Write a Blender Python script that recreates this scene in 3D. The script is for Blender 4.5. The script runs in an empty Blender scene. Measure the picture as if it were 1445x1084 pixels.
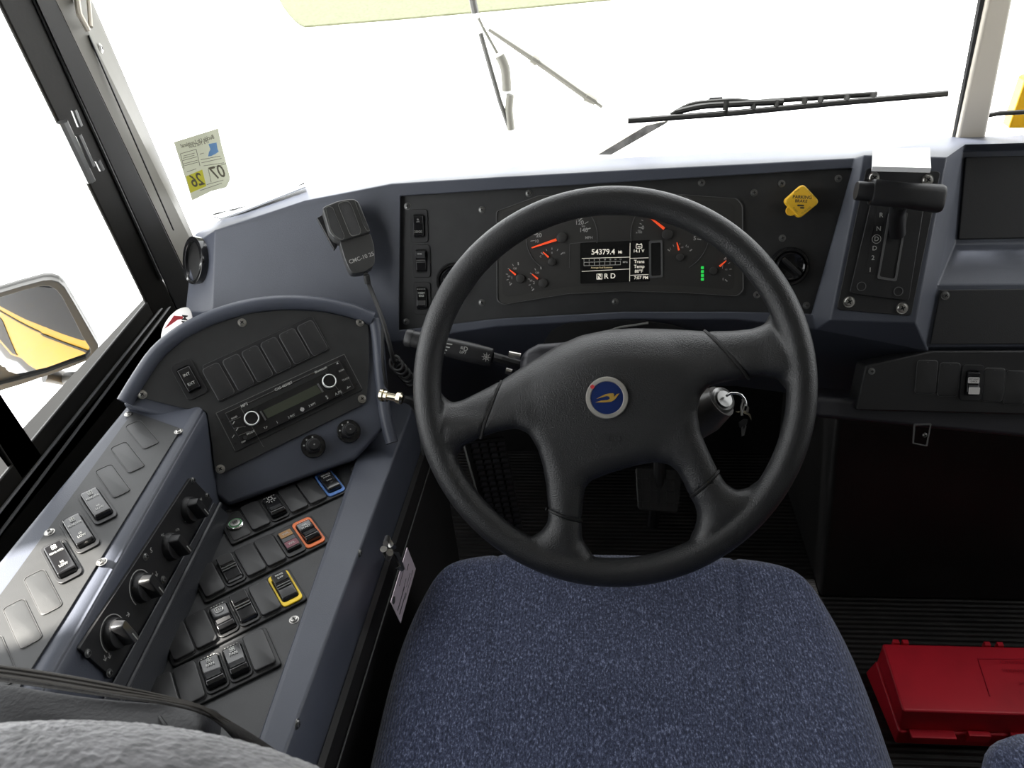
import bpy, bmesh, math, random
from math import sin, cos, pi, radians, sqrt, atan2
from mathutils import Vector, Matrix
random.seed(7)
COL = bpy.context.scene.collection
V = Vector
# ------------------------------------------------------------------ camera
F, CX, CY = 1122.0, 722.5, 542.0
CAM = V((0, 0, 1.27))
def _basis(yaw, pitch, roll):
    a, p, r = radians(yaw), radians(pitch), radians(roll)
    f = V((sin(a)*cos(p), cos(a)*cos(p), -sin(p)))
    r0 = V((cos(a), -sin(a), 0)); u0 = r0.cross(f)
    return r0*cos(r)-u0*sin(r), u0*cos(r)+r0*sin(r), f
CR, CU, CF = _basis(-6, 34.5, 3.5)
cam = bpy.data.cameras.new('camera'); camo = bpy.data.objects.new('camera', cam); COL.objects.link(camo)
camo.matrix_world = Matrix(((CR.x, CU.x, -CF.x, 0), (CR.y, CU.y, -CF.y, 0), (CR.z, CU.z, -CF.z, CAM.z), (0, 0, 0, 1)))
cam.sensor_width = 36.0; cam.lens = F/1445*36; cam.clip_start = 0.02; cam.clip_end = 200; cam.dof.use_dof = True; cam.dof.focus_distance = 1.08; cam.dof.aperture_fstop = 13.0
bpy.context.scene.camera = camo

def ray(x, y): return CF + CR*((x-CX)/F) - CU*((y-CY)/F)
def proj(P):
    d = P-CAM; k = d.dot(CF); return CX+F*d.dot(CR)/k, CY-F*d.dot(CU)/k
def hit(x, y, n, p):                      # measured point of the photo taken onto a real plane
    d = ray(x, y); n = V(n); return CAM + d*((V(p)-CAM).dot(n)/d.dot(n))
def PX(x, y, X): return hit(x, y, (1, 0, 0), (X, 0, 0))
def PY(x, y, Y): return hit(x, y, (0, 1, 0), (0, Y, 0))
def PZ(x, y, Z): return hit(x, y, (0, 0, 1), (0, 0, Z))
def PD(x, y, depth): return CAM + ray(x, y)*depth

class Frame:
    def __init__(s, n, p, xd):
        s.n = V(n).normalized(); s.o = V(p)
        s.x = (V(xd) - s.n*V(xd).dot(s.n)).normalized(); s.y = s.n.cross(s.x)
    def px(s, x, y, h=0.0):
        P = hit(x, y, s.n, s.o + s.n*h) - s.o
        return (P.dot(s.x), P.dot(s.y))
    def pp(s, pts, h=0.0): return [s.px(a, b, h) for a, b in pts]
    def w(s, u, v, h=0.0): return s.o + s.x*u + s.y*v + s.n*h
    def P(s, x, y, h=0.0): u, v = s.px(x, y, h); return s.w(u, v, h)
    def mat(s, u=0, v=0, h=0.0, rot=0.0):
        X = s.x*cos(rot)+s.y*sin(rot); Y = s.y*cos(rot)-s.x*sin(rot); o = s.w(u, v, h)
        return Matrix(((X.x, Y.x, s.n.x, o.x), (X.y, Y.y, s.n.y, o.y), (X.z, Y.z, s.n.z, o.z), (0, 0, 0, 1)))
    def at(s, x, y, h=0.0, rot=0.0):
        u, v = s.px(x, y, h); return s.mat(u, v, h, rot)
    def ang(s, a, b, h=0.0):
        p, q = s.px(*a, h), s.px(*b, h); return atan2(q[1]-p[1], q[0]-p[0])

# ------------------------------------------------------------------ materials
def M(name, col, rough=0.5, metal=0.0, bump=0.0, bscale=400.0, var=0.0, vscale=60.0, spec=0.5, emit=None, estr=1.0, col2=None, sheen=0.0, coat=0.0):
    m = bpy.data.materials.new(name); m.use_nodes = True; nt = m.node_tree; b = nt.nodes['Principled BSDF']
    b.inputs['Base Color'].default_value = (*col, 1); b.inputs['Roughness'].default_value = rough
    b.inputs['Metallic'].default_value = metal; b.inputs['Specular IOR Level'].default_value = spec
    if sheen: b.inputs['Sheen Weight'].default_value = sheen
    if coat: b.inputs['Coat Weight'].default_value = coat
    if emit: b.inputs['Emission Color'].default_value = (*emit, 1); b.inputs['Emission Strength'].default_value = estr
    tc = nt.nodes.new('ShaderNodeTexCoord')
    if bump:
        n = nt.nodes.new('ShaderNodeTexNoise'); n.inputs['Scale'].default_value = bscale; n.inputs['Detail'].default_value = 3
        nt.links.new(tc.outputs['Object'], n.inputs['Vector'])
        bp = nt.nodes.new('ShaderNodeBump'); bp.inputs['Strength'].default_value = bump; bp.inputs['Distance'].default_value = 0.001
        nt.links.new(n.outputs['Fac'], bp.inputs['Height']); nt.links.new(bp.outputs['Normal'], b.inputs['Normal'])
    if var or col2:
        n = nt.nodes.new('ShaderNodeTexNoise'); n.inputs['Scale'].default_value = vscale; n.inputs['Detail'].default_value = 5
        nt.links.new(tc.outputs['Object'], n.inputs['Vector'])
        cr = nt.nodes.new('ShaderNodeValToRGB'); cr.color_ramp.elements[0].position = 0.35; cr.color_ramp.elements[1].position = 0.65
        c1 = col2 if col2 else tuple(c*(1-var) for c in col); c2 = col if col2 else tuple(min(1, c*(1+var)) for c in col)
        cr.color_ramp.elements[0].color = (*c1, 1); cr.color_ramp.elements[1].color = (*c2, 1)
        nt.links.new(n.outputs['Fac'], cr.inputs['Fac']); nt.links.new(cr.outputs['Color'], b.inputs['Base Color'])
    return m
SHELL = M('blue_grey_plastic', (0.068, 0.075, 0.097), 0.42, bump=0.25, bscale=900, var=0.06, vscale=12)
PANEL = M('charcoal_panel', (0.024, 0.0245, 0.025), 0.45, bump=0.2, bscale=1500, var=0.1, vscale=40)
BLACK = M('matt_black_plastic', (0.013, 0.013, 0.014), 0.45, bump=0.1, bscale=900)
BLANK = M('black_blanking_plastic', (0.022, 0.022, 0.023), 0.38)
GLOSS = M('gloss_black_plastic', (0.010, 0.010, 0.011), 0.13, coat=0.3)
EDGE = M('worn_edge_plastic', (0.11, 0.11, 0.11), 0.4)
LEATHER = M('grained_black_urethane', (0.013, 0.0135, 0.0145), 0.38, bump=0.7, bscale=700, spec=0.6)
SEAM = M('seam_black', (0.004, 0.004, 0.004), 0.6)
DARK = M('footwell_black', (0.010, 0.009, 0.009), 0.6, var=0.3, vscale=6)
WHITE = M('legend_white', (0.62, 0.62, 0.60), 0.5)
LEGEND = M('legend_grey', (0.42, 0.42, 0.40), 0.5)
DIM = M('legend_dim', (0.17, 0.17, 0.16), 0.5)
CHROME = M('chrome', (0.75, 0.75, 0.74), 0.12, metal=1.0)
STEEL = M('screw_steel', (0.42, 0.41, 0.39), 0.3, metal=1.0)
DSTEEL = M('blackened_steel', (0.22, 0.22, 0.215), 0.3, metal=0.8)
BRASS = M('nickel_brass', (0.62, 0.56, 0.42), 0.22, metal=1.0)
ORANGE = M('orange_plastic', (0.85, 0.20, 0.06), 0.4)
BLUEP = M('blue_plastic', (0.10, 0.22, 0.55), 0.4)
YELLOWP = M('yellow_plastic', (0.90, 0.62, 0.02), 0.4)
KNOBY = M('parking_yellow', (0.88, 0.52, 0.03), 0.4, var=0.05, vscale=80)
NEEDLE = M('needle_orange', (0.95, 0.10, 0.03), 0.4, emit=(1, 0.09, 0.02), estr=0.45)
SCREEN = M('screen_black', (0.010, 0.010, 0.010), 0.25)
LIT = M('screen_white', (0.6, 0.57, 0.5), 0.5, emit=(1, 0.93, 0.8), estr=0.5)
LITDIM = M('screen_grey', (0.35, 0.35, 0.33), 0.5, emit=(1, 0.95, 0.85), estr=0.12)
LITY = M('screen_amber', (0.5, 0.4, 0.2), 0.5, emit=(1, 0.85, 0.5), estr=0.3)
GREEN = M('lamp_green', (0.02, 0.5, 0.08), 0.5, emit=(0.03, 0.8, 0.1), estr=0.5)
LCD = M('lcd_olive', (0.045, 0.05, 0.036), 0.25)
GAUGE = M('gauge_face', (0.030, 0.029, 0.027), 0.5)
LENS = M('gauge_face_outer', (0.040, 0.039, 0.036), 0.45)
METALBLK = M('black_painted_metal', (0.012, 0.011, 0.009), 0.48, spec=0.22, bump=0.08, bscale=200, var=0.2, vscale=8)
PILLAR = M('grey_beige_trim', (0.085, 0.080, 0.066), 0.5, var=0.08, vscale=6)
PILLARD = M('dark_pillar_trim', (0.030, 0.029, 0.027), 0.45)
CREAM = M('cream_post_paint', (0.68, 0.62, 0.52), 0.5, var=0.05, vscale=5)
RUBBER = M('black_rubber', (0.012, 0.012, 0.012), 0.6)
WIPER = M('wiper_black', (0.014, 0.014, 0.012), 0.6, spec=0.2)
WARM = M('galvanised_metal', (0.42, 0.39, 0.33), 0.4, metal=0.6, var=0.3, vscale=60)
RED = M('red_plastic', (0.62, 0.012, 0.03), 0.42, bump=0.1, bscale=60, var=0.12, vscale=9)
YBUS = M('bus_yellow', (0.95, 0.52, 0.02), 0.3)
RUBR = M('wall_rubber', (.05, .05, .05), .5)
PINK = M('pink_card', (0.66, 0.56, 0.62), 0.6)
PAPER = M('white_paper', (0.72, 0.70, 0.68), 0.6)
INK = M('dark_ink', (0.04, 0.04, 0.04), 0.6)
INKR = M('red_ink', (0.55, 0.05, 0.06), 0.6)
STICK = M('sticker_paper', (0.32, 0.33, 0.26), 0.6, var=0.08, vscale=40, emit=(0.9, 0.93, 0.72), estr=0.44)  # sticker colours get an added glow to look lighter; not a light source
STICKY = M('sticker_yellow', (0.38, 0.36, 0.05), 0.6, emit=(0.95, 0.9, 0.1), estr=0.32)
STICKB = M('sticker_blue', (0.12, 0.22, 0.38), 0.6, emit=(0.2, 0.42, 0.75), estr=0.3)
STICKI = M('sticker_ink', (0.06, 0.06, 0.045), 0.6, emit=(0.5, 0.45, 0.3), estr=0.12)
BLUEE = M('enamel_blue', (0.010, 0.026, 0.12), 0.25)
GOLD = M('emblem_gold', (0.42, 0.27, 0.05), 0.35)
REDDOT = M('red_enamel', (0.6, 0.05, 0.06), 0.4)
AMBER = M('amber_lens', (0.32, 0.16, 0.04), 0.35)
MAROON = M('maroon_lens', (0.16, 0.03, 0.05), 0.35)
GREY = M('grey_fleece', (0.13, 0.128, 0.134), 0.95, bump=1.0, bscale=260, var=0.3, vscale=45, sheen=0.6)
VINYL = M('black_vinyl', (0.020, 0.020, 0.0215), 0.45, bump=0.5, bscale=260, spec=0.35)
WEB = M('black_webbing', (0.018, 0.016, 0.014), 0.7, bump=0.6, bscale=500)
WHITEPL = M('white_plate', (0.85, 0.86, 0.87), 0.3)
SHELLD = M('lower_plastic', (0.030, 0.030, 0.036), 0.45, bump=0.2, bscale=900)
RAILM = M('dark_rail_plastic', (0.035, 0.037, 0.043), 0.4, bump=0.3, bscale=900)
TAN = M('tan_trim', (0.10, 0.095, 0.085), 0.7)

def fabric():
    m = bpy.data.materials.new('blue_fleck_fabric'); m.use_nodes = True; nt = m.node_tree; b = nt.nodes['Principled BSDF']
    tc = nt.nodes.new('ShaderNodeTexCoord'); mp = nt.nodes.new('ShaderNodeMapping'); mp.inputs['Scale'].default_value = (1, 0.45, 1)
    nt.links.new(tc.outputs['Object'], mp.inputs['Vector'])
    n = nt.nodes.new('ShaderNodeTexNoise'); n.inputs['Scale'].default_value = 520; n.inputs['Detail'].default_value = 3; n.inputs['Roughness'].default_value = .7
    nt.links.new(mp.outputs[0], n.inputs['Vector'])
    cr = nt.nodes.new('ShaderNodeValToRGB'); e = cr.color_ramp.elements
    e[0].position = 0.36; e[0].color = (0.014, 0.019, 0.040, 1); e[1].position = 0.72; e[1].color = (0.25, 0.285, 0.42, 1)
    k = e.new(0.55); k.color = (0.056, 0.067, 0.120, 1)
    nt.links.new(n.outputs['Fac'], cr.inputs['Fac']); nt.links.new(cr.outputs['Color'], b.inputs['Base Color'])
    w = nt.nodes.new('ShaderNodeTexWave'); w.inputs['Scale'].default_value = 70; w.inputs['Distortion'].default_value = 1.0
    nt.links.new(tc.outputs['Object'], w.inputs['Vector'])
    ad = nt.nodes.new('ShaderNodeMath'); ad.operation = 'ADD'; nt.links.new(n.outputs['Fac'], ad.inputs[0]); nt.links.new(w.outputs['Fac'], ad.inputs[1])
    bp = nt.nodes.new('ShaderNodeBump'); bp.inputs['Strength'].default_value = 0.5; bp.inputs['Distance'].default_value = 0.0012
    nt.links.new(ad.outputs[0], bp.inputs['Height']); nt.links.new(bp.outputs['Normal'], b.inputs['Normal'])
    b.inputs['Roughness'].default_value = 0.9; b.inputs['Sheen Weight'].default_value = 0.25
    b.inputs['Specular IOR Level'].default_value = 0.2
    return m
FABRIC = fabric()
def ribbed():
    m = bpy.data.materials.new('ribbed_floor_rubber'); m.use_nodes = True; nt = m.node_tree; b = nt.nodes['Principled BSDF']
    tc = nt.nodes.new('ShaderNodeTexCoord'); w = nt.nodes.new('ShaderNodeTexWave'); w.bands_direction = 'Y'; w.inputs['Scale'].default_value = 28
    nt.links.new(tc.outputs['Object'], w.inputs['Vector'])
    n = nt.nodes.new('ShaderNodeTexNoise'); n.inputs['Scale'].default_value = 14; n.inputs['Detail'].default_value = 6
    nt.links.new(tc.outputs['Object'], n.inputs['Vector'])
    cr = nt.nodes.new('ShaderNodeValToRGB'); e = cr.color_ramp.elements
    e[0].position = 0.35; e[0].color = (0.004, 0.0035, 0.003, 1); e[1].position = 0.75; e[1].color = (0.017, 0.014, 0.013, 1)
    nt.links.new(n.outputs['Fac'], cr.inputs['Fac']); nt.links.new(cr.outputs['Color'], b.inputs['Base Color'])
    bp = nt.nodes.new('ShaderNodeBump'); bp.inputs['Strength'].default_value = 0.8; bp.inputs['Distance'].default_value = 0.004
    nt.links.new(w.outputs['Fac'], bp.inputs['Height']); nt.links.new(bp.outputs['Normal'], b.inputs['Normal'])
    b.inputs['Roughness'].default_value = 0.6
    return m
RIBBED = ribbed()
def grass_mat():
    m = M('sunlit_grass', (0.105, 0.108, 0.060), 0.9, col2=(0.070, 0.075, 0.036), vscale=22)
    return m
GRASS = grass_mat()
def glass_mat():
    m = bpy.data.materials.new('window_glass'); m.use_nodes = True; nt = m.node_tree; nt.nodes.clear()
    o = nt.nodes.new('ShaderNodeOutputMaterial'); t = nt.nodes.new('ShaderNodeBsdfTransparent'); g = nt.nodes.new('ShaderNodeBsdfGlossy')
    g.inputs['Roughness'].default_value = 0.03; fr = nt.nodes.new('ShaderNodeFresnel'); fr.inputs['IOR'].default_value = 1.04
    mx = nt.nodes.new('ShaderNodeMixShader'); nt.links.new(fr.outputs[0], mx.inputs[0]); nt.links.new(t.outputs[0], mx.inputs[1]); nt.links.new(g.outputs[0], mx.inputs[2])
    nt.links.new(mx.outputs[0], o.inputs['Surface']); return m
GLASS = glass_mat()
MIRROR = M('mirror_glass', (0.26, 0.26, 0.26), 0.02, metal=1.0)

# ------------------------------------------------------------------ mesh builder
_tcache = {}
def text_mesh(s):
    if s not in _tcache:
        c = bpy.data.curves.new('t', 'FONT'); c.body = s; c.align_x = 'CENTER'; c.align_y = 'CENTER'; c.size = 1.0; c.offset = .014; c.resolution_u = 3
        o = bpy.data.objects.new('t', c); COL.objects.link(o); dg = bpy.context.evaluated_depsgraph_get()
        me = bpy.data.meshes.new_from_object(o.evaluated_get(dg))
        _tcache[s] = ([tuple(v.co) for v in me.vertices], [tuple(p.vertices) for p in me.polygons])
        bpy.data.objects.remove(o); bpy.data.curves.remove(c); bpy.data.meshes.remove(me)
    return _tcache[s]
def rrect(w, h, r, seg=4, cx=0, cy=0, rot=0):
    pts = []; r = min(r, w/2-1e-5, h/2-1e-5)
    for sx, sy, a0 in ((1, 1, 0), (-1, 1, 90), (-1, -1, 180), (1, -1, 270)):
        for k in range(seg+1):
            a = radians(a0+90*k/seg); pts.append((sx*(w/2-r)+r*cos(a), sy*(h/2-r)+r*sin(a)))
    c, s = cos(rot), sin(rot)
    return [(cx+x*c-y*s, cy+x*s+y*c) for x, y in pts]
def circ(r, seg=32, cx=0, cy=0): return [(cx+r*cos(2*pi*k/seg), cy+r*sin(2*pi*k/seg)) for k in range(seg)]
def area(p): return sum(p[i-1][0]*p[i][1]-p[i][0]*p[i-1][1] for i in range(len(p)))/2
def roundpoly(pts, r, seg=4):            # rounded corners on an arbitrary polygon
    out = []; n = len(pts)
    for i in range(n):
        a, b, c = V(pts[i-1]), V(pts[i]), V(pts[(i+1) % n])
        d1 = (a-b); d2 = (c-b); t = min(r, d1.length*.45, d2.length*.45)
        p, q = b+d1.normalized()*t, b+d2.normalized()*t
        for k in range(seg+1):
            s = k/seg; out.append(tuple(p*(1-s)**2 + b*2*s*(1-s) + q*s*s))
    return out
class MB:
    def __init__(s): s.v = []; s.f = []; s.m = []; s.cur = 0
    def add(s, vs, fs):
        b = len(s.v); s.v += [tuple(x) for x in vs]
        for f in fs: s.f.append(tuple(i+b for i in f)); s.m.append(s.cur)
        return s
    def loops(s, ls, cap0=True, cap1=True, closed=True):
        n = len(ls[0]); vs = [p for l in ls for p in l]; fs = []
        for k in range(len(ls)-1):
            for i in range(n if closed else n-1):
                j = (i+1) % n; fs.append((k*n+i, k*n+j, (k+1)*n+j, (k+1)*n+i))
        if cap0: fs.append(tuple(range(n-1, -1, -1)))
        if cap1: fs.append(tuple(range((len(ls)-1)*n, len(ls)*n)))
        return s.add(vs, fs)
    def prism(s, poly, z0, z1):
        if area(poly) < 0: poly = poly[::-1]
        return s.loops([[(x, y, z0) for x, y in poly], [(x, y, z1) for x, y in poly]])
    def pad(s, fn, z0, z1, b):            # fn(inset) -> loop ; rounded top edge
        L = [[(x, y, z0) for x, y in fn(0)], [(x, y, z1-b) for x, y in fn(0)]]
        for k in (1, 2, 3):
            a = k*pi/6; L.append([(x, y, z1-b+b*sin(a)) for x, y in fn(b*(1-cos(a)))])
        return s.loops(L)
    def ring(s, outer, inner, z0, z1):
        return s.loops([[(x, y, z0) for x, y in inner], [(x, y, z0) for x, y in outer], [(x, y, z1) for x, y in outer], [(x, y, z1) for x, y in inner], [(x, y, z0) for x, y in inner]], False, False)
    def lathe(s, prof, seg=32, cx=0, cy=0, c0=False, c1=False):
        return s.loops([[(cx+r*cos(2*pi*k/seg), cy+r*sin(2*pi*k/seg), z) for k in range(seg)] for r, z in prof], c0, c1)
    def cyl(s, r, z0, z1, seg=24, cx=0, cy=0, b=0.0, r0=None):
        r0 = r if r0 is None else r0
        pr = [(r0, z0)] + ([(r, z1-b), (r-b*.3, z1-b*.3), (r-b, z1)] if b else [(r, z1)])
        return s.lathe(pr, seg, cx, cy, True, True)
    def box(s, c, d, R=None):
        vs = []
        for i in (-1, 1):
            for j in (-1, 1):
                for k in (-1, 1):
                    p = V((i*d[0]/2, j*d[1]/2, k*d[2]/2))
                    if R: p = R @ p
                    vs.append(p+V(c))
        return s.add(vs, [(0, 1, 3, 2), (4, 6, 7, 5), (0, 4, 5, 1), (2, 3, 7, 6), (0, 2, 6, 4), (1, 5, 7, 3)])
    def hexa(s, q0, q1):                  # two matching quads
        return s.loops([q0, q1])
    def tube(s, pts, r, seg=10, caps=True):
        pts = [V(p) for p in pts]; rs = r if isinstance(r, (list, tuple)) else [r]*len(pts); L = []
        up = V((0, 0, 1)); t0 = (pts[1]-pts[0]).normalized()
        if abs(t0.dot(up)) > .9: up = V((1, 0, 0))
        a = t0.cross(up).normalized()
        for i, p in enumerate(pts):
            t = ((pts[min(i+1, len(pts)-1)]-pts[max(i-1, 0)])).normalized()
            a = (a-t*a.dot(t)).normalized(); b = t.cross(a)
            L.append([p+(a*cos(2*pi*k/seg)+b*sin(2*pi*k/seg))*rs[i] for k in range(seg)])
        return s.loops(L, caps, caps)
    def text(s, str_, x, y, size, z=0.0, rot=0.0, mir=False, sx=1.0):
        vs, fs = text_mesh(str_); c, n = cos(rot), sin(rot); out = []
        for a, b, _ in vs:
            a *= size*sx*(-1 if mir else 1); b *= size; out.append((x+a*c-b*n, y+a*n+b*c, z))
        if mir: fs = [f[::-1] for f in fs]
        return s.add(out, fs)
    def bar(s, a, b, w, z0, z1):          # flat bar between two 2d points
        a, b = V(a), V(b); d = (b-a).normalized()*0; t = (b-a).normalized(); n = V((-t.y, t.x))*w/2
        return s.prism([tuple(a-n), tuple(b-n), tuple(b+n), tuple(a+n)], z0, z1)
    def build(s, name, mats, parent=None, mw=None, smooth=35, bevel=0, bseg=2, label=None, subsurf=0):
        me = bpy.data.meshes.new(name); me.from_pydata(s.v, [], s.f)
        for m in (mats if isinstance(mats, (list, tuple)) else [mats]): me.materials.append(m)
        me.polygons.foreach_set('material_index', s.m)
        me.update()
        if smooth:
            me.shade_smooth(); me.set_sharp_from_angle(angle=radians(smooth))
        o = bpy.data.objects.new(name, me); COL.objects.link(o)
        if parent: o.parent = parent
        if mw is not None: o.matrix_local = mw
        if bevel:
            b = o.modifiers.new('bevel', 'BEVEL'); b.width = bevel; b.segments = bseg; b.limit_method = 'ANGLE'; b.angle_limit = radians(25)
            b.harden_normals = True
            me.shade_smooth()
            if hasattr(me, 'attributes') and 'sharp_edge' in me.attributes: me.attributes.remove(me.attributes['sharp_edge'])
        if subsurf:
            b = o.modifiers.new('sub', 'SUBSURF'); b.levels = subsurf; b.render_levels = subsurf
        if label: o['label'] = label
        return o
def tag(o, label, cat, group=None):
    o['label'] = label; o['category'] = cat
    if group: o['group'] = group
    return o
def thing(name, label, cat, mw=None, group=None):
    o = bpy.data.objects.new(name, None); COL.objects.link(o); o.empty_display_size = 0.02
    if mw is not None: o.matrix_world = mw
    return tag(o, label, cat, group)
def struct(o): o['kind'] = 'structure'; return o
T = Matrix.Translation

# ------------------------------------------------------------------ working planes (all real surfaces of the cab)
DF = Frame((0, -cos(radians(25)), sin(radians(25))), CAM + ray(870, 350)*1.17, (1, 0, 0))           # instrument fascia
_a, _e = radians(30), radians(42)
RF = Frame((sin(_a)*cos(_e), -cos(_a)*cos(_e), sin(_e)), (-.40, .86, .647), (cos(_a), sin(_a), 0))  # radio pod
ZL = 0.67; ZT = 0.55
LF = Frame((0, 0, 1), (0, 0, ZL), (1, 0, 0))      # upper left switch shelf
TF = Frame((0, 0, 1), (0, 0, ZT), (1, 0, 0))      # lower switch tray
_r0, _r1 = PZ(262, 606, ZL), PZ(66, 942, ZL)
HF = Frame((_r0-_r1).cross(V((.026, 0, -.138)))*-1, _r0+V((.008, 0, -.012)), _r0-_r1)  # heater control flank, facing the driver
if HF.n.x < 0: HF = Frame(-HF.n, HF.o, HF.x)
SF = Frame(DF.n, DF.o + DF.n*.03, (1, 0, 0))      # gear selector column
wc = CAM + ray(868.5, 545)*.91
WF = Frame((CAM-wc), wc, CR)                      # steering wheel plane

# small common pieces ------------------------------------------------
def mb_screw(r=.0042):
    m = MB(); m.lathe([(r*1.25, 0), (r*1.25, .0006), (r, .0007), (r*.85, .0020), (r*.45, .0026)], 16, c0=True, c1=True)
    m.cur = 1; m.prism(rrect(r*1.1, r*.28, r*.1, 1), .0024, .0028); m.prism(rrect(r*.28, r*1.1, r*.1, 1), .0024, .0028)
    return m
def wm(o): return (wm(o.parent) @ o.matrix_basis) if o.parent else o.matrix_basis.copy()
_screws = {}
def screw(parent, fr, x, y, h=0.0, r=.0042, mat=None, inv=None):
    mat = mat or DSTEEL; key = (r, mat.name)
    if key not in _screws:
        o = mb_screw(r).build('screw', [mat, SEAM]); _screws[key] = o.data; bpy.data.objects.remove(o)
    o = bpy.data.objects.new('screw', _screws[key]); COL.objects.link(o); o.parent = parent
    o.matrix_basis = wm(parent).inverted() @ fr.at(x, y, h, random.random())
    return o


# ================================================================== SETTING
# cab shell: floor, ceiling, walls
def sbox(name, c, d, mat): return struct(MB().box(c, d).build(name, mat, smooth=0))
sbox('floor', (.35, .1, -.02), (2.2, 3.0, .04), RIBBED)
sbox('ceiling', (.35, -.05, 1.98), (2.2, 2.8, .04), TAN)
sbox('wall_rear', (.35, -1.42, .98), (2.2, .04, 2.0), TAN)
m = MB(); m.box((1.42, -.05, .35), (.05, 2.75, .7)); m.box((1.42, -.4, 1.75), (.05, 2.0, .45)); m.box((1.42, -.25, 1.1), (.05, 1.7, .9))
struct(m.build('wall_right', TAN, smooth=0))
# left wall under the window, with ledge
m = MB(); m.box((-.735, .05, .30), (.07, 2.5, .66)); m.box((-.735, -.75, 1.25), (.07, 1.2, 1.3)); m.box((-.735, .05, 1.78), (.07, 2.5, .36))
struct(m.build('wall_left', METALBLK, smooth=0))
# firewall under windshield & footwell
m = MB(); m.box((.35, 1.56, .30), (2.2, .04, .68)); m.box((.35, 1.33, 1.80), (2.2, .04, .34)); m.box((.35, 1.43, .56), (2.2, .32, .10))
struct(m.build('wall_front', DARK, smooth=0))
# engine cover side to the right of the footwell
m = MB(); m.hexa([(.47, 1.09, 0), (1.40, 1.09, 0), (1.40, 1.52, 0), (.47, 1.52, 0)], [(.44, 1.16, .50), (1.40, 1.16, .50), (1.40, 1.52, .50), (.44, 1.52, .50)])
o = m.build('engine_cover', M('scuffed_black', (.008, .007, .007), .5, var=.4, vscale=9), bevel=.01); tag(o, 'black scuffed engine cover panel below the right side of the dashboard', 'panel')

# ---- side window : frames built on the wall plane
XW = -.70
def extend(a, b, z):                       # continue the line a-b up or down to height z
    t = (z-a.z)/(b.z-a.z); return a+(b-a)*t
def strip_solid(m, a0, a1, b0, b1, off):
    q = [a0, a1, b1, b0]; m.loops([[tuple(p) for p in q], [tuple(p+off) for p in q]])
l0a, l0b = PX(207, 426, XW), PX(0, 3, XW)
l1a, l1b = PX(235, 405, -.685), PX(47, 0, -.685)
l2a, l2b = PX(252, 365, -.675), PX(78, 0, -.675)
m = MB()
strip_solid(m, extend(l0a, l0b, .60), extend(l0a, l0b, 1.75), extend(l1a, l1b, .60)+V((-.0, 0, 0)), extend(l1a, l1b, 1.75), V((-.006, 0, 0)))
# sill beam
s0, s1 = PX(207, 426, XW), PX(42, 626, XW)
dirS = (s1-s0)
q = [s0-dirS*.3, s1, s1+dirS*1.2, s0+dirS*0]
ytop0, ytop1 = s0-dirS*.35, s0+dirS*3.2
m.loops([[ytop0, ytop1, V((XW, ytop1.y, .60)), V((XW, ytop0.y, .60))], [ytop0+V((-.008, 0, -.004)), ytop1+V((-.008, 0, -.004)), V((XW-.03, ytop1.y, .60)), V((XW-.03, ytop0.y, .60))]])
# centre post
p0a, p0b = PX(42, 626, XW), PX(0, 571, XW)
p1a, p1b = PX(28, 665, XW), PX(0, 622, XW)
strip_solid(m, extend(p0a, p0b, .64), extend(p0a, p0b, 1.75), extend(p1a, p1b, .64), extend(p1a, p1b, 1.75), V((-.008, 0, 0)))
m.box((XW-.03, .05, 1.62), (.05, 2.3, .04))
w1 = struct(m.build('window_1', METALBLK, bevel=.006, bseg=3))
# tracks, seals and latch of the side window
m = MB()
for px0, px1, X in (((236, 425), (65, 640), -.695), ((243, 428), (75, 652), -.690)):
    a, b = PX(*px0, X), PX(*px1, X); m.tube([a, b+(b-a)*.9], .0022, 6)
m.build('window_track', EDGE, w1)
m = MB(); a, b = PX(49, 3, -.684), PX(228, 395, -.684); m.tube([b, a+(a-b)*.3], .0022, 6)
a, b = PX(40, 8, -.69), PX(118, 165, -.69); m.tube([b, a+(a-b)*.3], .0015, 6)
m.build('window_seal', RUBBER, w1)
m = MB(); a, b = PX(88, 172, -.68), PX(128, 256, -.68)
m.tube([a, b], .007, 8); m.tube([PX(104, 155, -.675), PX(113, 178, -.675)], .004, 8); m.tube([PX(137, 226, -.675), PX(144, 240, -.675)], .004, 8)
m.tube([PX(110, 190, -.675), PX(130, 235, -.675)], .0045, 8)
m.build('latch', DSTEEL, w1, label='dark metal sliding window latch')
m = MB(); m.add([V((XW-.010, ytop0.y+.1, .62)), V((XW-.010, -.3, .62)), V((XW-.010, -.3, 1.62)), V((XW-.010, ytop0.y+.1, 1.62))], [(0, 1, 2, 3)])
m.build('pane', GLASS, w1)
# A pillar (trim strip with screws)
l3a, l3b = PY(272, 330, 1.25), PY(130, 0, 1.25)
l2c = lambda z: extend(l2a, l2b, z); l3c = lambda z: extend(l3a, l3b, z); l1c = lambda z: extend(l1a, l1b, z)
m = MB()
m.loops([[l1c(.60), l2c(.60), l2c(1.78), l1c(1.78)], [l1c(.60)+V((-.04, .05, 0)), l2c(.60)+V((-.04, .05, 0)), l2c(1.78)+V((-.04, .05, 0)), l1c(1.78)+V((-.04, .05, 0))]])
t1 = struct(m.build('trim_1', PILLARD, bevel=.003))
m = MB(); 
m.loops([[l2c(.60), l3c(.60), l3c(1.78), l2c(1.78)], [l2c(.60)+V((-.03, .05, 0)), l3c(.60)+V((-.03, .03, 0)), l3c(1.78)+V((-.03, .03, 0)), l2c(1.78)+V((-.03, .05, 0))]])
t2 = struct(m.build('trim_2', PILLAR, bevel=.002))
nP = (l3c(.95)-l2c(.95)).cross(l2c(1.6)-l2c(1.0)).normalized()
if nP.dot(CAM-l2a) < 0: nP = -nP
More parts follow.
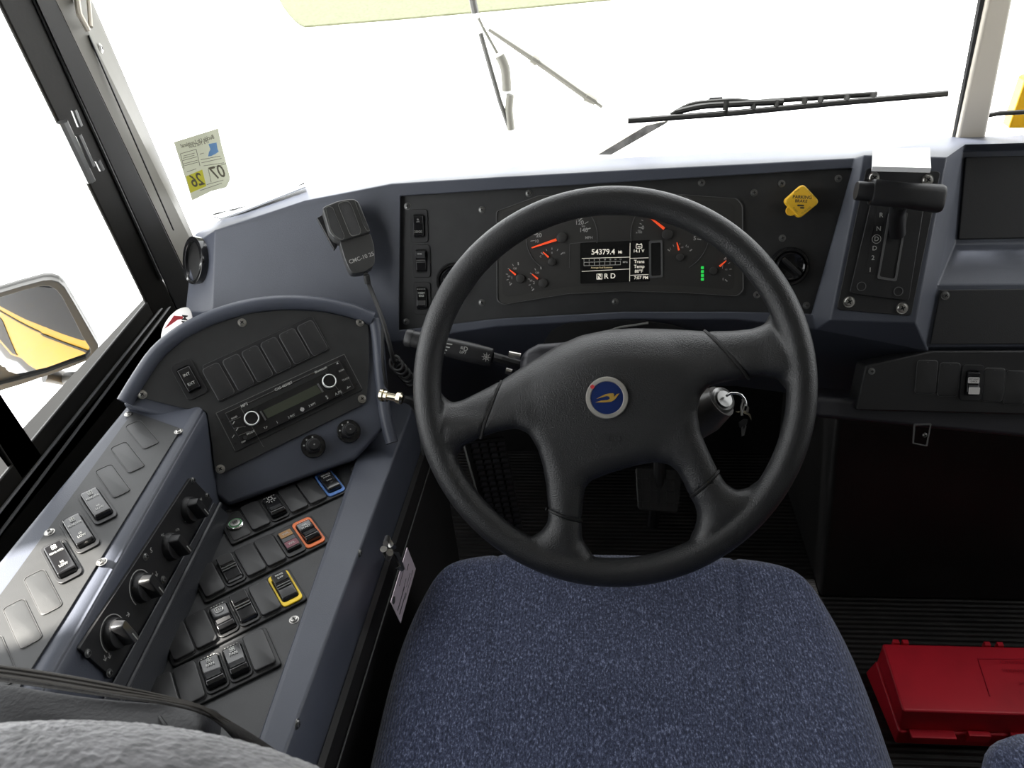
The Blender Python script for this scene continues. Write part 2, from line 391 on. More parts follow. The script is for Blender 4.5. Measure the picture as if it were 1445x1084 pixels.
PF = Frame(nP, l2c(.95)+nP*.012, (0, 0, 1))
print('PF', [(round((q-PF.o).dot(PF.n), 4)) for q in (l3c(.7), l3c(1.1), l3c(1.7), l2c(.7), l2c(1.7))], PF.n)
for x, y in ((142, 68), (200, 203), (248, 308)): screw(t2, PF, x, y, .0, .0055, STEEL)
m = MB(); m.tube([PF.P(125, 50, .001), PF.P(245, 325, .001)], .0012, 6); m.build('seam', SEAM, t2)
m = MB(); m.tube([l2c(.6)+V((-.008, .012, 0)), l2c(1.78)+V((-.008, .012, 0))], .009, 8); m.build('backing', PILLARD, t2)
m = MB(); m.tube([PF.P(104, -30, .006), PF.P(112, 20, .006), PF.P(124, 42, .006)], .004, 8); m.tube([PF.P(122, -30, .006), PF.P(126, 10, .006), PF.P(128, 38, .006)], .003, 8)
m.build('clip', CREAM, t2)

# ---- windshield and centre post
WY = 1.27
m = MB(); m.add([(-.76, WY, .60), (.60, WY, .60), (.60, WY+.06, 1.7), (-.78, WY+.06, 1.7)], [(0, 1, 2, 3)])
m.add([(.60, WY, .60), (1.45, WY, .60), (1.45, WY+.06, 1.7), (.60, WY+.06, 1.7)], [(0, 1, 2, 3)])
struct(m.build('window_2', GLASS, smooth=0))
c0, c1, c2, c3 = PY(1352, 196, 1.24), PY(1394, 1, 1.25), PY(1392, 192, 1.24), PY(1430, 0, 1.25)
m = MB(); m.loops([[extend(c0, c1, .70), extend(c2, c3, .70), extend(c2, c3, 1.75), extend(c0, c1, 1.75)], [extend(c0, c1, .70)+V((0, .03, 0)), extend(c2, c3, .70)+V((0, .03, 0)), extend(c2, c3, 1.75)+V((0, .03, 0)), extend(c0, c1, 1.75)+V((0, .03, 0))]])
t3 = struct(m.build('trim_3', CREAM, bevel=.01, bseg=3))
g0, g1 = PY(1350, 190, 1.255), PY(1386, 0, 1.265)
m = MB(); m.tube([extend(g0, g1, .75), extend(g0, g1, 1.7)], .006, 8); m.build('gasket', RUBBER, t3)

# ---- outside
m = MB(); m.add([(-60, -30, -1), (60, -30, -1), (60, 90, -1), (-60, 90, -1)], [(0, 1, 2, 3)])
gnd = struct(m.build('ground', M('pale_concrete', (.92, .92, .90), .9, var=.02, vscale=3), smooth=0))
ga = [PZ(x, y, -.99) for x, y in ((430, 38.5), (560, 28), (700, 15.5), (875, -1))]
dG = (ga[-1]-ga[0]).normalized()
pts = [tuple(p)[:2] for p in ga] + [tuple(ga[-1]+dG*14)[:2], tuple(ga[-1]+dG*14+V((0, 40, 0)))[:2], (-14, 55)]
for x, y in ((383, -30), (386, -12), (392, -3), (398, 8), (406, 19), (416, 30), (424, 36)): pts.append(tuple(PZ(x, y, -.99))[:2])
pts = [(a, b) for a, b in pts]
m = MB(); m.prism(pts, -.999, -.97)
o = m.build('grass_lawn', GRASS, smooth=0); tag(o, 'sunlit green grass patch with a rounded corner beyond the windshield', 'grass'); o['kind'] = 'stuff'
# bus body outside, seen in the mirror
m = MB(); m.box((-.785, -2.0, -.18), (.03, 6.2, .76)); m.cur = 1; m.box((-.79, -2.0, .34), (.04, 6.2, .26)); m.box((-.79, -2.0, .12), (.035, 6.2, .02)); m.box((-.79, -.9, -.25), (.035, 1.0, .45)); m.cur = 2; m.box((-.785, -2.9, .90), (.03, 4.0, 1.0))
struct(m.build('wall_exterior', [YBUS, BLACK, M('window_band', (.12, .12, .11), .3)], smooth=0))

# ================================================================== DASHBOARD
dash = thing('dashboard', 'wide blue-grey moulded dashboard running under the windshield', 'dashboard', T((0, 1.1, .5)))
INV = T((0, -1.1, -.5))
class Named(MB):
    def __init__(s): super().__init__(); s.n = {}
    def p(s, k, P): s.n[k] = len(s.v); s.v.append(tuple(P)); return P
    def q(s, *ks): s.f.append(tuple(s.n[k] for k in ks)); s.m.append(s.cur)
N = Named(); X1 = 1.36
h1 = .010; hs = .03; hb = -.045
tx = [545, 700, 880, 1060, 1212]
ry = [251, 236, 222, 213, 206]
by = [259, 250, 240, 231, 223]
cxs = [565, 700, 880, 1060, 1203]; cy = [277, 268, 257, 246, 237]
exs = [563, 700, 880, 1040, 1145]; ey = [466, 450, 440, 440, 443]
fxs = [556, 700, 880, 1040, 1152]; fy = [483, 461, 450, 451, 465]
gy = [600, 560, 545, 545, 560]
for i in range(5):
    N.p('R%d' % i, PY(tx[i], ry[i], 1.255)); N.p('B%d' % i, DF.P([553, 700, 880, 1060, 1206][i], by[i], h1))
    N.p('C%d' % i, DF.P(cxs[i], cy[i], h1)); N.p('c%d' % i, DF.P(cxs[i], cy[i], -.003))
    N.p('E%d' % i, DF.P(exs[i], ey[i], h1)); N.p('e%d' % i, DF.P(exs[i], ey[i], -.003))
    N.p('F%d' % i, DF.P(fxs[i], fy[i], h1)); N.p('G%d' % i, PY(fxs[i], gy[i], 1.19))
    N.p('S%d' % i, V(N.v[N.n['R%d' % i]])+V((0, .0, -.25)))
for i in range(4):
    j = i+1
    N.q('B%d' % i, 'B%d' % j, 'R%d' % j, 'R%d' % i); N.q('C%d' % i, 'C%d' % j, 'B%d' % j, 'B%d' % i)
    N.q('c%d' % i, 'c%d' % j, 'C%d' % j, 'C%d' % i); N.q('E%d' % i, 'E%d' % j, 'e%d' % j, 'e%d' % i)
    N.q('F%d' % i, 'F%d' % j, 'E%d' % j, 'E%d' % i); N.q('G%d' % i, 'G%d' % j, 'F%d' % j, 'F%d' % i); N.q('R%d' % i, 'R%d' % j, 'S%d' % j, 'S%d' % i)
N.q('F0', 'E0', 'C0', 'B0'); N.q('E0', 'e0', 'c0', 'C0'); N.q('e4', 'E4', 'C4', 'c4')
# left fascia, turning towards the driver's window
N.p('L0', PY(430, 264, 1.245)); N.p('L1', PY(318, 306, 1.18)); N.p('L2', PY(276, 330, 1.17))
N.p('H0', PY(303, 325, 1.10)); N.p('H1', PY(300, 440, 1.04)); N.p('J0', PY(272, 347, 1.145)); N.p('J1', PY(262, 440, 1.07))
N.p('H2', V(N.v[N.n['H1']])+V((0, 0, -.12))); N.p('J2', V(N.v[N.n['J1']])+V((0, 0, -.12)))
N.p('Hm', PY(430, 283, 1.135))
N.q('B0', 'R0', 'L0', 'Hm'); N.q('Hm', 'L0', 'L1', 'H0'); N.q('H0', 'L1', 'L2', 'J0')
N.q('F0', 'B0', 'Hm', 'H0', 'H1'); N.q('H1', 'H0', 'J0', 'J1'); N.q('G0', 'F0', 'H1', 'H2'); N.q('H2', 'H1', 'J1', 'J2')
# gear selector column
N.p('K0', SF.P(1219, 219)); N.p('K1', SF.P(1172, 452)); N.p('K2', SF.P(1336, 222)); N.p('K3', SF.P(1292, 456))
N.p('KR', PY(1240, 204, 1.255)); N.p('KS', PY(1345, 193, 1.255)); N.p('K4', DF.P(1310, 496, h1)); N.p('K5', PY(1310, 600, 1.19))
N.q('B4', 'K0', 'KR', 'R4'); N.q('C4', 'E4', 'K1', 'K0', 'B4'); N.q('E4', 'F4', 'K1'); N.q('K1', 'K3', 'K2', 'K0')
N.q('K0', 'K2', 'KS', 'KR'); N.q('F4', 'K4', 'K3', 'K1'); N.q('G4', 'K5', 'K4', 'F4')
# right bay
N.p('M0', DF.P(1358, 214, hb)); N.p('M1', DF.P(1347, 345, hb)); N.p('M2', DF.P(1323, 402, h1)); N.p('M3', DF.P(1309, 488, h1))
N.p('MB', DF.P(1362, 204, -.01))
N.p('X0', V(N.v[N.n['MB']])+V((.8, 0, .0))); N.p('X1', V(N.v[N.n['M0']])+V((.8, 0, 0))); N.p('X2', V(N.v[N.n['M1']])+V((.8, 0, 0)))
N.p('X3', V(N.v[N.n['M2']])+V((.8, 0, 0))); N.p('X4', V(N.v[N.n['M3']])+V((.8, 0, 0))); N.p('XS', V(N.v[N.n['KS']])+V((.8, 0, 0)))
N.p('X5', V(N.v[N.n['K5']])+V((.8, 0, 0)))
N.q('K2', 'MB', 'KS'); N.q('MB', 'X0', 'XS', 'KS'); N.q('M0', 'X1', 'X0', 'MB'); N.q('K2', 'K3', 'M2', 'M1', 'M0', 'MB')
N.q('M1', 'X2', 'X1', 'M0'); N.q('M2', 'X3', 'X2', 'M1'); N.q('M3', 'X4', 'X3', 'M2'); N.q('K3', 'K4', 'M3', 'M2')
N.q('K4', 'K5', 'X5', 'X4', 'M3')
shell = N.build('shell', SHELL, dash, INV, bevel=.010, bseg=5)
# black plates bolted to the shell
plate_px = [(565, 277), (700, 268), (880, 257), (1060, 246), (1203, 237), (1145, 443), (1040, 440), (880, 440), (700, 450), (563, 466)]
m = MB(); m.prism(DF.pp(plate_px), -.012, 0)
gp = m.build('instrument_panel', PANEL, dash, INV @ DF.mat())
for x, y in ((575, 291), (680, 296), (746, 273), (868, 426), (990, 258), (1064, 272), (1103, 259), (1183, 252), (573, 454), (680, 427), (1068, 416), (1138, 431), (1104, 336)): screw(gp, DF, x, y, .0, .0042)
m = MB(); m.prism(roundpoly(SF.pp([(1222, 237), (1327, 242), (1285, 446), (1180, 437)]), .006), 0, .002)
sp = m.build('selector_plate', BLACK, dash, INV @ SF.mat(), bevel=.001)
for x, y in ((1233, 251), (1309, 254), (1198, 426), (1273, 435)): screw(sp, SF, x, y, .002, .0065, STEEL)
m = MB(); ex = DF.P(1325, 408, h1); 
q = DF.pp([(1326, 409), (1311, 486)], h1); m.prism([q[0], q[1], (q[1][0]+.6, q[1][1]), (q[0][0]+.6, q[0][1])], h1, h1+.003)
rp = m.build('access_panel', M('flocked_black', (.018, .018, .019), .7, bump=.2, bscale=600), dash, INV @ DF.mat(), bevel=.002)
screw(rp, DF, 1334, 417, h1+.003, .005)
m = MB(); q = DF.pp([(1361, 222), (1351, 338)], hb); m.prism([q[1], (q[1][0]+.6, q[1][1]), (q[0][0]+.6, q[0][1]), q[0]], hb-.002, hb+.003)
m.build('bay_panel', rp.data.materials[0], dash, INV @ DF.mat(), bevel=.002)
# dark lower switch board on the right, below the access panel
NB = Frame(DF.n, DF.o+DF.n*.004, (1, 0, 0))
q = NB.pp([(1218, 514), (1310, 494), (1296, 577), (1204, 577)])
m = MB(); m.prism([q[0], q[1], (q[1][0]+.45, q[1][1]-.0), (q[2][0]+.47, q[2][1]-.015), q[3]], -.03, .012)
lb = m.build('lower_board', BLACK, dash, INV @ NB.mat(), bevel=.003); screw(lb, NB, 1230, 524, .012, .004)
m = MB(); q = NB.pp([(1150, 590), (1445, 655), (1445, 600), (1150, 560)])
m.prism([q[0], (q[1][0]+.4, q[1][1]-.0), (q[1][0]+.4, q[2][1]), q[3]], -.09, .0)
lo = m.build('lower_lip', SHELLD, dash, INV @ NB.mat(), bevel=.008, bseg=3)
m = MB(); m.ring(roundpoly(NB.pp([(1289, 598), (1314, 597), (1308, 630), (1287, 626)]), .002), roundpoly(NB.pp([(1291, 600), (1312, 599.5), (1306.5, 628), (1289, 624.5)]), .002), 0, .002)
m.build('bracket', EDGE, dash, INV @ NB.mat()); screw(lo, NB, 1305, 614, .002, .003)
# white glare label plate on the dash above the selector
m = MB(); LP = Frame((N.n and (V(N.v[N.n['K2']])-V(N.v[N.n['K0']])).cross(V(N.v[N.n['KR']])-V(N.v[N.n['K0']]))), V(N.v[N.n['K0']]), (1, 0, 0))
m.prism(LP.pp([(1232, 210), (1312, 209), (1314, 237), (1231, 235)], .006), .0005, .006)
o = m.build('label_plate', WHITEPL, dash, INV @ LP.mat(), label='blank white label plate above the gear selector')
# sun glare on the deck's left end, put in as a white plate
m = MB(); a, b, c, d = PY(302, 306, 1.19), PY(318, 311, 1.17), PY(376, 288, 1.2), PY(430, 262, 1.245)
m.tube([a+V((0, 0, .004)), c+V((0, 0, .004)), d+V((0, 0, .004))], .0015, 6); m.build('trim_line', INK, dash, INV)
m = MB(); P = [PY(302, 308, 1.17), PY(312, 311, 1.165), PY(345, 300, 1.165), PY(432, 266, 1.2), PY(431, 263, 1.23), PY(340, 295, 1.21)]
m.loops([[tuple(p+V((0, 0, .001))) for p in P], [tuple(p+V((0, 0, .004))) for p in P]]); m.build('sun_blown_strip', WHITEPL, dash, INV)
# side window demister vent in the left end of the dash
vn = (V(N.v[N.n['H0']])-V(N.v[N.n['H1']])).cross(V(N.v[N.n['J0']])-V(N.v[N.n['H1']])).normalized()
if vn.dot(CAM-V(N.v[N.n['H0']])) < 0: vn = -vn
VF = Frame(vn, V(N.v[N.n['H0']]), V(N.v[N.n['H0']])-V(N.v[N.n['J0']]))
m = MB(); pts_o = [VF.px(281+14*cos(t*pi/12), 368+34*sin(t*pi/12)) for t in range(24)]; pts_i = [VF.px(281+10.5*cos(t*pi/12), 369+28*sin(t*pi/12)) for t in range(24)]
if area(pts_o) < 0: pts_o = pts_o[::-1]; pts_i = pts_i[::-1]
m.ring(pts_o, pts_i, -.001, .011); m.cur = 1; m.prism(pts_i, -.001, .006)
o = m.build('air_vent', [GLOSS, SEAM], dash, INV @ VF.mat(), bevel=.001)

# ---------------- instrument cluster
clu = thing('instrument_cluster', 'curved instrument cluster with orange needles and lit display behind the steering wheel', 'gauge cluster', DF.at(870, 360))
CI = clu.matrix_world.inverted() @ DF.mat()
lens_px = [(700, 298), (760, 276), (900, 270), (1040, 280), (1048, 290), (1049, 410), (1040, 418), (960, 413), (880, 411), (800, 415), (710, 430), (701, 425)]
def smoothpoly(p, r=.004): return roundpoly(p, r)
m = MB(); L0 = smoothpoly(DF.pp(lens_px)); m.prism(L0, 0, .0015)
m.cur = 1
def inset_px(pts, k, c): return [(c[0]+(x-c[0])*k, c[1]+(y-c[1])*k) for x, y in pts]
m.ring(L0, smoothpoly(DF.pp(inset_px(lens_px, .992, (872, 352)))), .0015, .0035)
m.build('housing', [LENS, EDGE], clu, CI)
m = MB(); inner_px = [(709, 300), (770, 284), (900, 279), (1030, 285), (1036, 292), (1036, 404), (1031, 409), (960, 403), (880, 401), (800, 405), (716, 419), (709, 415)]
m.prism(smoothpoly(DF.pp(inner_px)), .0015, .0022); m.build('face_plate', GAUGE, clu, CI)
def arcring(m, cx_, cy_, r, w, a0, a1, z0, z1, n=40):
    c = DF.px(cx_, cy_); vs = []
    lo, li = [], []
    for k in range(n+1):
        a = radians(a0+(a1-a0)*k/n); lo.append((c[0]+r*cos(a), c[1]+r*sin(a))); li.append((c[0]+(r-w)*cos(a), c[1]+(r-w)*sin(a)))
    m.prism(lo+li[::-1], z0, z1) if n < 3 else [m.prism([lo[i], lo[i+1], li[i+1], li[i]], z0, z1) for i in range(n)]
K = .00104
def gauge(name, c, R, a0, a1, ring=True, ticks=(), nums=(), needle=None, hub=None, hubr=.006, label=None, rc=None):
    g = bpy.data.objects.new(name, None); COL.objects.link(g); g.parent = clu; g.matrix_local = CI
    if label: g['label'] = label
    if ring:
        m = MB(); arcring(m, *(rc or c), R, .0009, a0, a1, .0022, .0034); m.build('gauge_rim', EDGE, g)
    m = MB()
    for (x0, y0, x1, y1, w) in ticks: m.bar(DF.px(x0, y0), DF.px(x1, y1), w, .0024, .0028)
    for (s, x, y, sz) in nums: u, v = DF.px(x, y); m.text(s, u, v, sz, .0030, 0)
    m.build('dial_marks', LEGEND, g, smooth=0)
    if hub:
        m = MB(); u, v = DF.px(*hub); m.cyl(hubr, .0022, .007, 24, u, v, .001); m.build('needle_hub', GAUGE, g)
    m = MB(); a, b = DF.px(needle[0], needle[1]), DF.px(needle[2], needle[3]); a, b = V(a), V(b); t = (b-a).normalized(); n = V((-t.y, t.x)); w = needle[4]
    m.prism([tuple(a-n*w), tuple(b-n*w*.45), tuple(b+n*w*.45), tuple(a+n*w)], .0045, .006); m.build('needle', NEEDLE, g, smooth=0)
    return g
sp_t = []
sc = (792.5, 335)
for k in range(0, 15):
    a = radians(200-k*13); big = 1 if k % 2 == 0 else 0
    r0, r1 = (43 if big else 44, 38-3*big)
    sp_t.append((sc[0]+r0*cos(a), sc[1]-r0*sin(a)*.98, sc[0]+r1*cos(a), sc[1]-r1*sin(a)*.98, .0015 if big else .0009))
gauge('speedometer', sc, .053, -10, 235, True, sp_t, [('20', 760.5, 332.3, .0085), ('10', 757.5, 340.5, .006), ('120', 817.7, 314.5, .0085), ('km', 823.3, 319.3, .004), ('140', 823.5, 325, .0085), ('MPH', 831, 335.6, .0055), ('100', 813, 308, .006), ('30', 761, 325, .006)],
      (785.3, 338.3, 750.5, 349.8, .0019), (792.7, 335.5), .0075, 'large speedometer reading zero')
m = MB(); m.bar(DF.px(804, 344), DF.px(803.5, 378), .0007, .0022, .0032); m.bar(DF.px(804, 344), DF.px(841, 340), .0007, .0022, .0032); m.build('face_ridge', EDGE, clu, CI)
tc_ = (945, 330); tt = []
for k in range(0, 26):
    a = radians(168-k*7.16); r0 = 45; r1 = 42 if k % 5 else 39
    tt.append((tc_[0]+r0*cos(a), tc_[1]-r0*sin(a)*.98, tc_[0]+r1*cos(a), tc_[1]-r1*sin(a)*.98, .0009 if k % 5 else .0014))
gauge('tachometer', tc_, .057, -60, 190, True, tt, [('0', 907, 321.5, .0075), ('x100', 901.5, 328, .0045), ('5', 980, 336.5, .0085), ('rpm', 902, 325, .003)],
      (936.8, 323, 912.5, 303.5, .0019), (941, 331), .0075, 'tachometer with long orange needle')
def smallticks(c, r, a0, a1, n=5, w=.0009):
    out = []
    for k in range(n):
        a = radians(a0+(a1-a0)*k/(n-1)); e = 1.0 if k in (0, n-1) else 0
        out.append((c[0]+r*cos(a), c[1]-r*sin(a), c[0]+(r-3-e)*cos(a), c[1]-(r-3-e)*sin(a), w*(1.7 if e else 1)))
    return out
gauge('temperature_gauge', (779, 369), .02, 0, 0, False, smallticks((779, 369.5), 20, 140, 40), [('C', 763, 362, .004), ('H', 796, 357, .004), ('0', 779, 357, .004)], (774.3, 363, 766.4, 355.6, .0013), (778.9, 369.8), .0055, 'small gauge inside the speedometer')
gauge('pressure_gauge', (735, 393), .02, 0, 0, False, smallticks((733, 389), 19, 95, 225, 6), [('120', 726.5, 379, .004), ('60', 718.5, 390, .004), ('0', 719.5, 399, .004), ('1', 722.5, 392, .006)], (728, 387.7, 719.4, 380.6, .0013), (734.6, 393), .0065, 'leftmost small air pressure gauge')
gauge('pressure_gauge', (766, 400), .02, 0, 0, False, smallticks((765, 396), 20, 95, 225, 6), [('120', 758, 385, .004), ('60', 749.5, 396, .004), ('0', 750.5, 406, .004), ('2', 753.5, 399, .006)], (759.2, 393.5, 751, 386.7, .0013), (766.4, 399.5), .0065, 'second small air pressure gauge')
gauge('oil_gauge', (958, 364), .02, 0, 0, False, smallticks((959, 364), 21, 145, 35), [('L', 946, 351, .004), ('H', 970, 348.5, .004), ('oil', 962, 349, .004)], (957.5, 353.3, 954.6, 342.2, .0013), (958.8, 363), .0055, 'small gauge inside the tachometer')
gauge('fuel_gauge', (1006, 381), .02, 0, 0, False, smallticks((1008, 381), 24, 48, -42), [('F', 1024, 366, .0045), ('E', 1020, 394, .0045), ('1/2', 1024, 380.5, .003), ('f', 1019, 377, .007)], (1014.6, 375.9, 1024, 367.8, .0013), (1006, 382), .0055, 'fuel gauge at the right end of the cluster')
m = MB()
for y in (377.8, 383.2, 388.8, 394): u, v = DF.px(990.8, y); m.prism(rrect(.0042, .0042, .0004, 1, u, v), .0024, .0028)
o = m.build('indicator_lamp', GREEN, clu, CI, smooth=0); o['label'] = 'column of four green lit squares'
# text display
m = MB(); m.prism(roundpoly(DF.pp([(818.5, 343), (917, 338.5), (917, 397), (819, 400.5)]), .002), .0022, .0026)
dsp = m.build('display', SCREEN, clu, CI)
m = MB(); lw = .0007
for a, b in (((889, 343), (888.3, 397)), ((821, 364.8), (889, 362.8)), ((821, 383), (889, 379.5)), ((889, 364.7), (915, 363.8)), ((889, 388.5), (915, 387.3))): m.bar(DF.px(*a), DF.px(*b), lw, .0027, .0030)
for s, x, y, z in (('54379.4', 851, 355.8, .0108), ('Mi', 875, 356, .006), ('R', 855.3, 390, .0105), ('D', 864.8, 389.6, .0105), ('14.1 V', 901, 354.3, .0062), ('Trans', 901.8, 369.3, .0066), ('Temp', 901.8, 376.2, .0066), ('80\u00b0F', 901.2, 383, .0064), ('7:07 PM', 904.5, 392, .0064)):
    u, v = DF.px(x, y); m.text(s, u, v, z, .0030)
u, v = DF.px(845.8, 390.3); m.prism(rrect(.0085, .0085, .0004, 1, u, v), .0027, .0029)
u, v = DF.px(901.6, 347.8); m.ring(rrect(.0092, .006, .0008, 1, u, v), rrect(.0074, .0042, .0003, 1, u, v), .0027, .003); m.prism(rrect(.002, .001, .0002, 1, u-.003, v+.0037), .0027, .003); m.prism(rrect(.002, .001, .0002, 1, u+.003, v+.0037), .0027, .003); m.prism(rrect(.004, .001, .0002, 1, u, v), .0027, .003)
m.build('display_text', LIT, dsp, smooth=0)
m = MB(); m.text('N', *DF.px(845.8, 390.3), .0095, .0031); m.build('selected_gear', SCREEN, dsp, smooth=0)
m = MB()
for k in range(8): x = 824+k*7.35; m.bar(DF.px(x, 369.4-k*.2), DF.px(x, 375-k*.2), .0006, .0027, .003)
for y in (370.2, 375): m.bar(DF.px(824, y), DF.px(875.5, y-1.4), .0006, .0027, .003)
for k, s in enumerate(('2', '4', '6', '8', '10', '12', '14', '16')): m.text(s, *DF.px(824+k*7.35, 367.4-k*.22), .003, .003)
m.text('MPG', *DF.px(882, 370), .0035, .003); m.build('fuel_bar', LITDIM, dsp, smooth=0)
m = MB(); m.text('Average Fuel Economy', *DF.px(849, 377.6), .0034, .003); m.build('caption', LITY, dsp, smooth=0)
m = MB(); o_ = roundpoly(DF.pp([(915.5, 340), (934.5, 339), (935, 391), (916, 392.5)]), .002); i_ = roundpoly(DF.pp([(918.3, 343), (932, 342.2), (932.4, 388.5), (918.8, 389.5)]), .002)
m.ring(o_, i_, .0022, .0042); m.cur = 1; m.prism(i_, .0022, .0034); m.build('indicator_window', [EDGE, GLOSS], clu, CI)

# ---------------- parking brake
_rot = DF.ang((1105, 284), (1129, 262))
pk = thing('parking_brake_knob', 'yellow diamond shaped parking brake knob with dark lettering', 'knob', DF.at(1129, 285, .0))
m = MB(); m.cyl(.012, 0, .028, 24); m.lathe([(.017, 0), (.017, .004), (.013, .006)], 24, c0=True, c1=True); m.build('stem', BLACK, pk)
PKF = Frame(DF.n, DF.o+DF.n*.028, (1, 0, 0)); KI = pk.matrix_world.inverted() @ PKF.mat()
o4 = PKF.pp([(1131, 259.5), (1155, 285.5), (1126, 309.5), (1103.5, 284)])
m = MB(); c4 = V((sum(p[0] for p in o4)/4, sum(p[1] for p in o4)/4))
def fin(ins): return roundpoly([tuple(c4+(V(p)-c4)*(1-ins/.024)) for p in o4], .0065, 6)
m.pad(fin, 0, .009, .003); m.cyl(.007, 0, .006, 16, *PKF.px(1115.5, 297.5))
m.build('knob', KNOBY, pk, KI)
m = MB(); m.text('PARKING', *PKF.px(1129.5, 279), .0062, .0093, -.06); m.text('BRAKE', *PKF.px(1128, 284.5), .0056, .0093, -.06)
m.prism(rrect(.0095, .0022, .001, 2, *PKF.px(1127.3, 290.6), rot=-.06), .0091, .0094); m.prism(rrect(.006, .0022, .001, 2, *PKF.px(1129.4, 293.8), rot=-.06), .0091, .0094)
m.build('lettering', INK, pk, KI, smooth=0)
m = MB(); m.text('PULL TO APPLY', *PKF.px(1143, 275), .003, .0093, -.84, sx=.7); m.text('PULL', *PKF.px(1122, 270), .0035, .0093, .62); m.text('PUSH', *PKF.px(1119.5, 296.5), .0035, .0093, -.8); m.text('TO RELEASE', *PKF.px(1135, 297.5), .0035, .0093, .66, sx=.8)
m.build('small_lettering', M('faded_ink', (.42, .27, .03), .6), pk, KI, smooth=0)

# ---------------- rotary dials on the instrument panel
def rotary(name, label, x, y, r, rot, mat=GLOSS):
    t = thing(name, label, 'dial', DF.at(x, y, .0, 0))
    m = MB(); m.lathe([(r, 0), (r, .006), (r*.92, .010), (r*.80, .010), (r*.78, .004)], 40, c0=True); m.build('bezel', mat, t)
    m = MB(); m.lathe([(r*.78, .004), (r*.72, .012), (r*.66, .016), (r*.5, .013), (.0005, .012)], 40); m.build('dial_cap', GLOSS, t)
    m = MB(); c, s = cos(rot), sin(rot); m.loops([[(c*a-s*b, s*a+c*b, .008) for a, b in rrect(r*1.25, r*.30, r*.1, 3)], [(c*a-s*b, s*a+c*b, .022) for a, b in rrect(r*1.2, r*.16, r*.07, 3)]]); m.build('grip', BLACK, t, bevel=.001)
    return t
rotary('light_dial', 'round black rotary dial right of the steering wheel rim, below the yellow knob', 1113, 376, .028, -.75)
rotary('vent_dial', 'round black dial half hidden behind the left steering wheel rim', 641, 396, .027, .6)

# ---------------- gear selector
gs = thing('gear_selector', 'black T-handle gear lever standing in its selector gate', 'gear lever', SF.at(1262, 340, .002))
GI = gs.matrix_world.inverted() @ SF.mat()
m = MB(); m.prism(roundpoly(SF.pp([(1231, 270), (1305, 275), (1281, 425), (1197, 414)]), .005), .002, .0045); m.build('gate_plate', BLACK, gs, GI, bevel=.0012)
m = MB(); m.ring(roundpoly(SF.pp([(1252, 300), (1279, 300), (1263, 397), (1236, 393)]), .003), roundpoly(SF.pp([(1255, 303), (1276, 303), (1260.5, 393.5), (1239, 390)]), .003), .0045, .006); m.cur = 1
m.prism(roundpoly(SF.pp([(1255, 303), (1276, 303), (1260.5, 393.5), (1239, 390)]), .003), .0040, .0048); m.build('slot', [EDGE, SEAM], gs, GI)
m = MB()
for x, y in ((1214, 404), (1266, 411)): u, v = SF.px(x, y); m.ring(circ(.0065, 24, u, v), circ(.0055, 24, u, v), .0045, .0052)
m.build('plug', EDGE, gs, GI)
m = MB(); m.prism(roundpoly(SF.pp([(1238, 292), (1252, 292), (1234, 388), (1220, 386)], .0045), .002), .0045, .0049); m.build('gear_strip', SEAM, gs, GI)
m = MB()
for s, x, y in (('R', 1241.5, 304), ('N', 1238, 323), ('D', 1235, 337.5), ('D', 1232.3, 350.5), ('2', 1230, 364), ('1', 1226, 381)): m.text(s, *SF.px(x, y), .0088, .0052)
u, v = SF.px(1235, 337.5); m.ring(circ(.0062, 24, u, v), circ(.0055, 24, u, v), .005, .0053); m.build('gear_letters', LEGEND, gs, GI, smooth=0)
hA, hB = SF.P(1229, 271, .075), SF.P(1329, 281, .075); hC = (hA+hB)/2
m = MB(); bot = SF.P(1266, 330, .004)
mid = SF.P(1266, 300, .03); m.tube([bot, mid, SF.P(1270, 284, .07)], [.011, .010, .012], 14); m.build('lever', BLACK, gs, gs.matrix_world.inverted(), bevel=0)
ax = (hB-hA); HL = ax.length; HFm = Frame(ax, hA, SF.n.cross(ax))
def hsec(z, w, h): return [(x, y, z) for x, y in rrect(w, h, min(w, h)*.42, 5)]
HFm = Frame(ax, hA, SF.n)
m = MB(); m.loops([hsec(0, .022, .030), hsec(.002, .024, .033), hsec(HL*.5, .024, .032), hsec(HL-.004, .027, .036), hsec(HL, .024, .033)]); m.build('handle', BLACK, gs, gs.matrix_world.inverted() @ HFm.mat(), smooth=50)
m = MB(); m.loops([hsec(-.019, .018, .022), hsec(-.017, .020, .024), hsec(0, .020, .024)]); m.build('release_button', BLACK, gs, gs.matrix_world.inverted() @ HFm.mat(), smooth=50)

# ================================================================== SIDE CONSOLE
con = thing('side_console', 'blue-grey side console with switch panels between seat and driver window', 'console', T((-.45, .6, .0)))
CIN = con.matrix_world.inverted()
N = Named()
yb = .22                                        # end of the console towards the camera, out of view
e0, e1 = PZ(176, 575, ZL), PZ(0, 790, ZL); r0, r1 = PZ(262, 606, ZL), PZ(66, 942, ZL)
def ln(a, b, y): t = (y-a.y)/(b.y-a.y); return a+(b-a)*t
yf = .84
b0, b1 = PZ(322, 712, ZT), PZ(212, 968, ZT)     # foot of the flank
k0, k1 = PZ(503, 652, ZT), PZ(372, 1030, ZT)    # inner edge of right ridge
o0, o1 = PZ(572, 612, ZT+.008), PZ(412, 1050, ZT+.008)
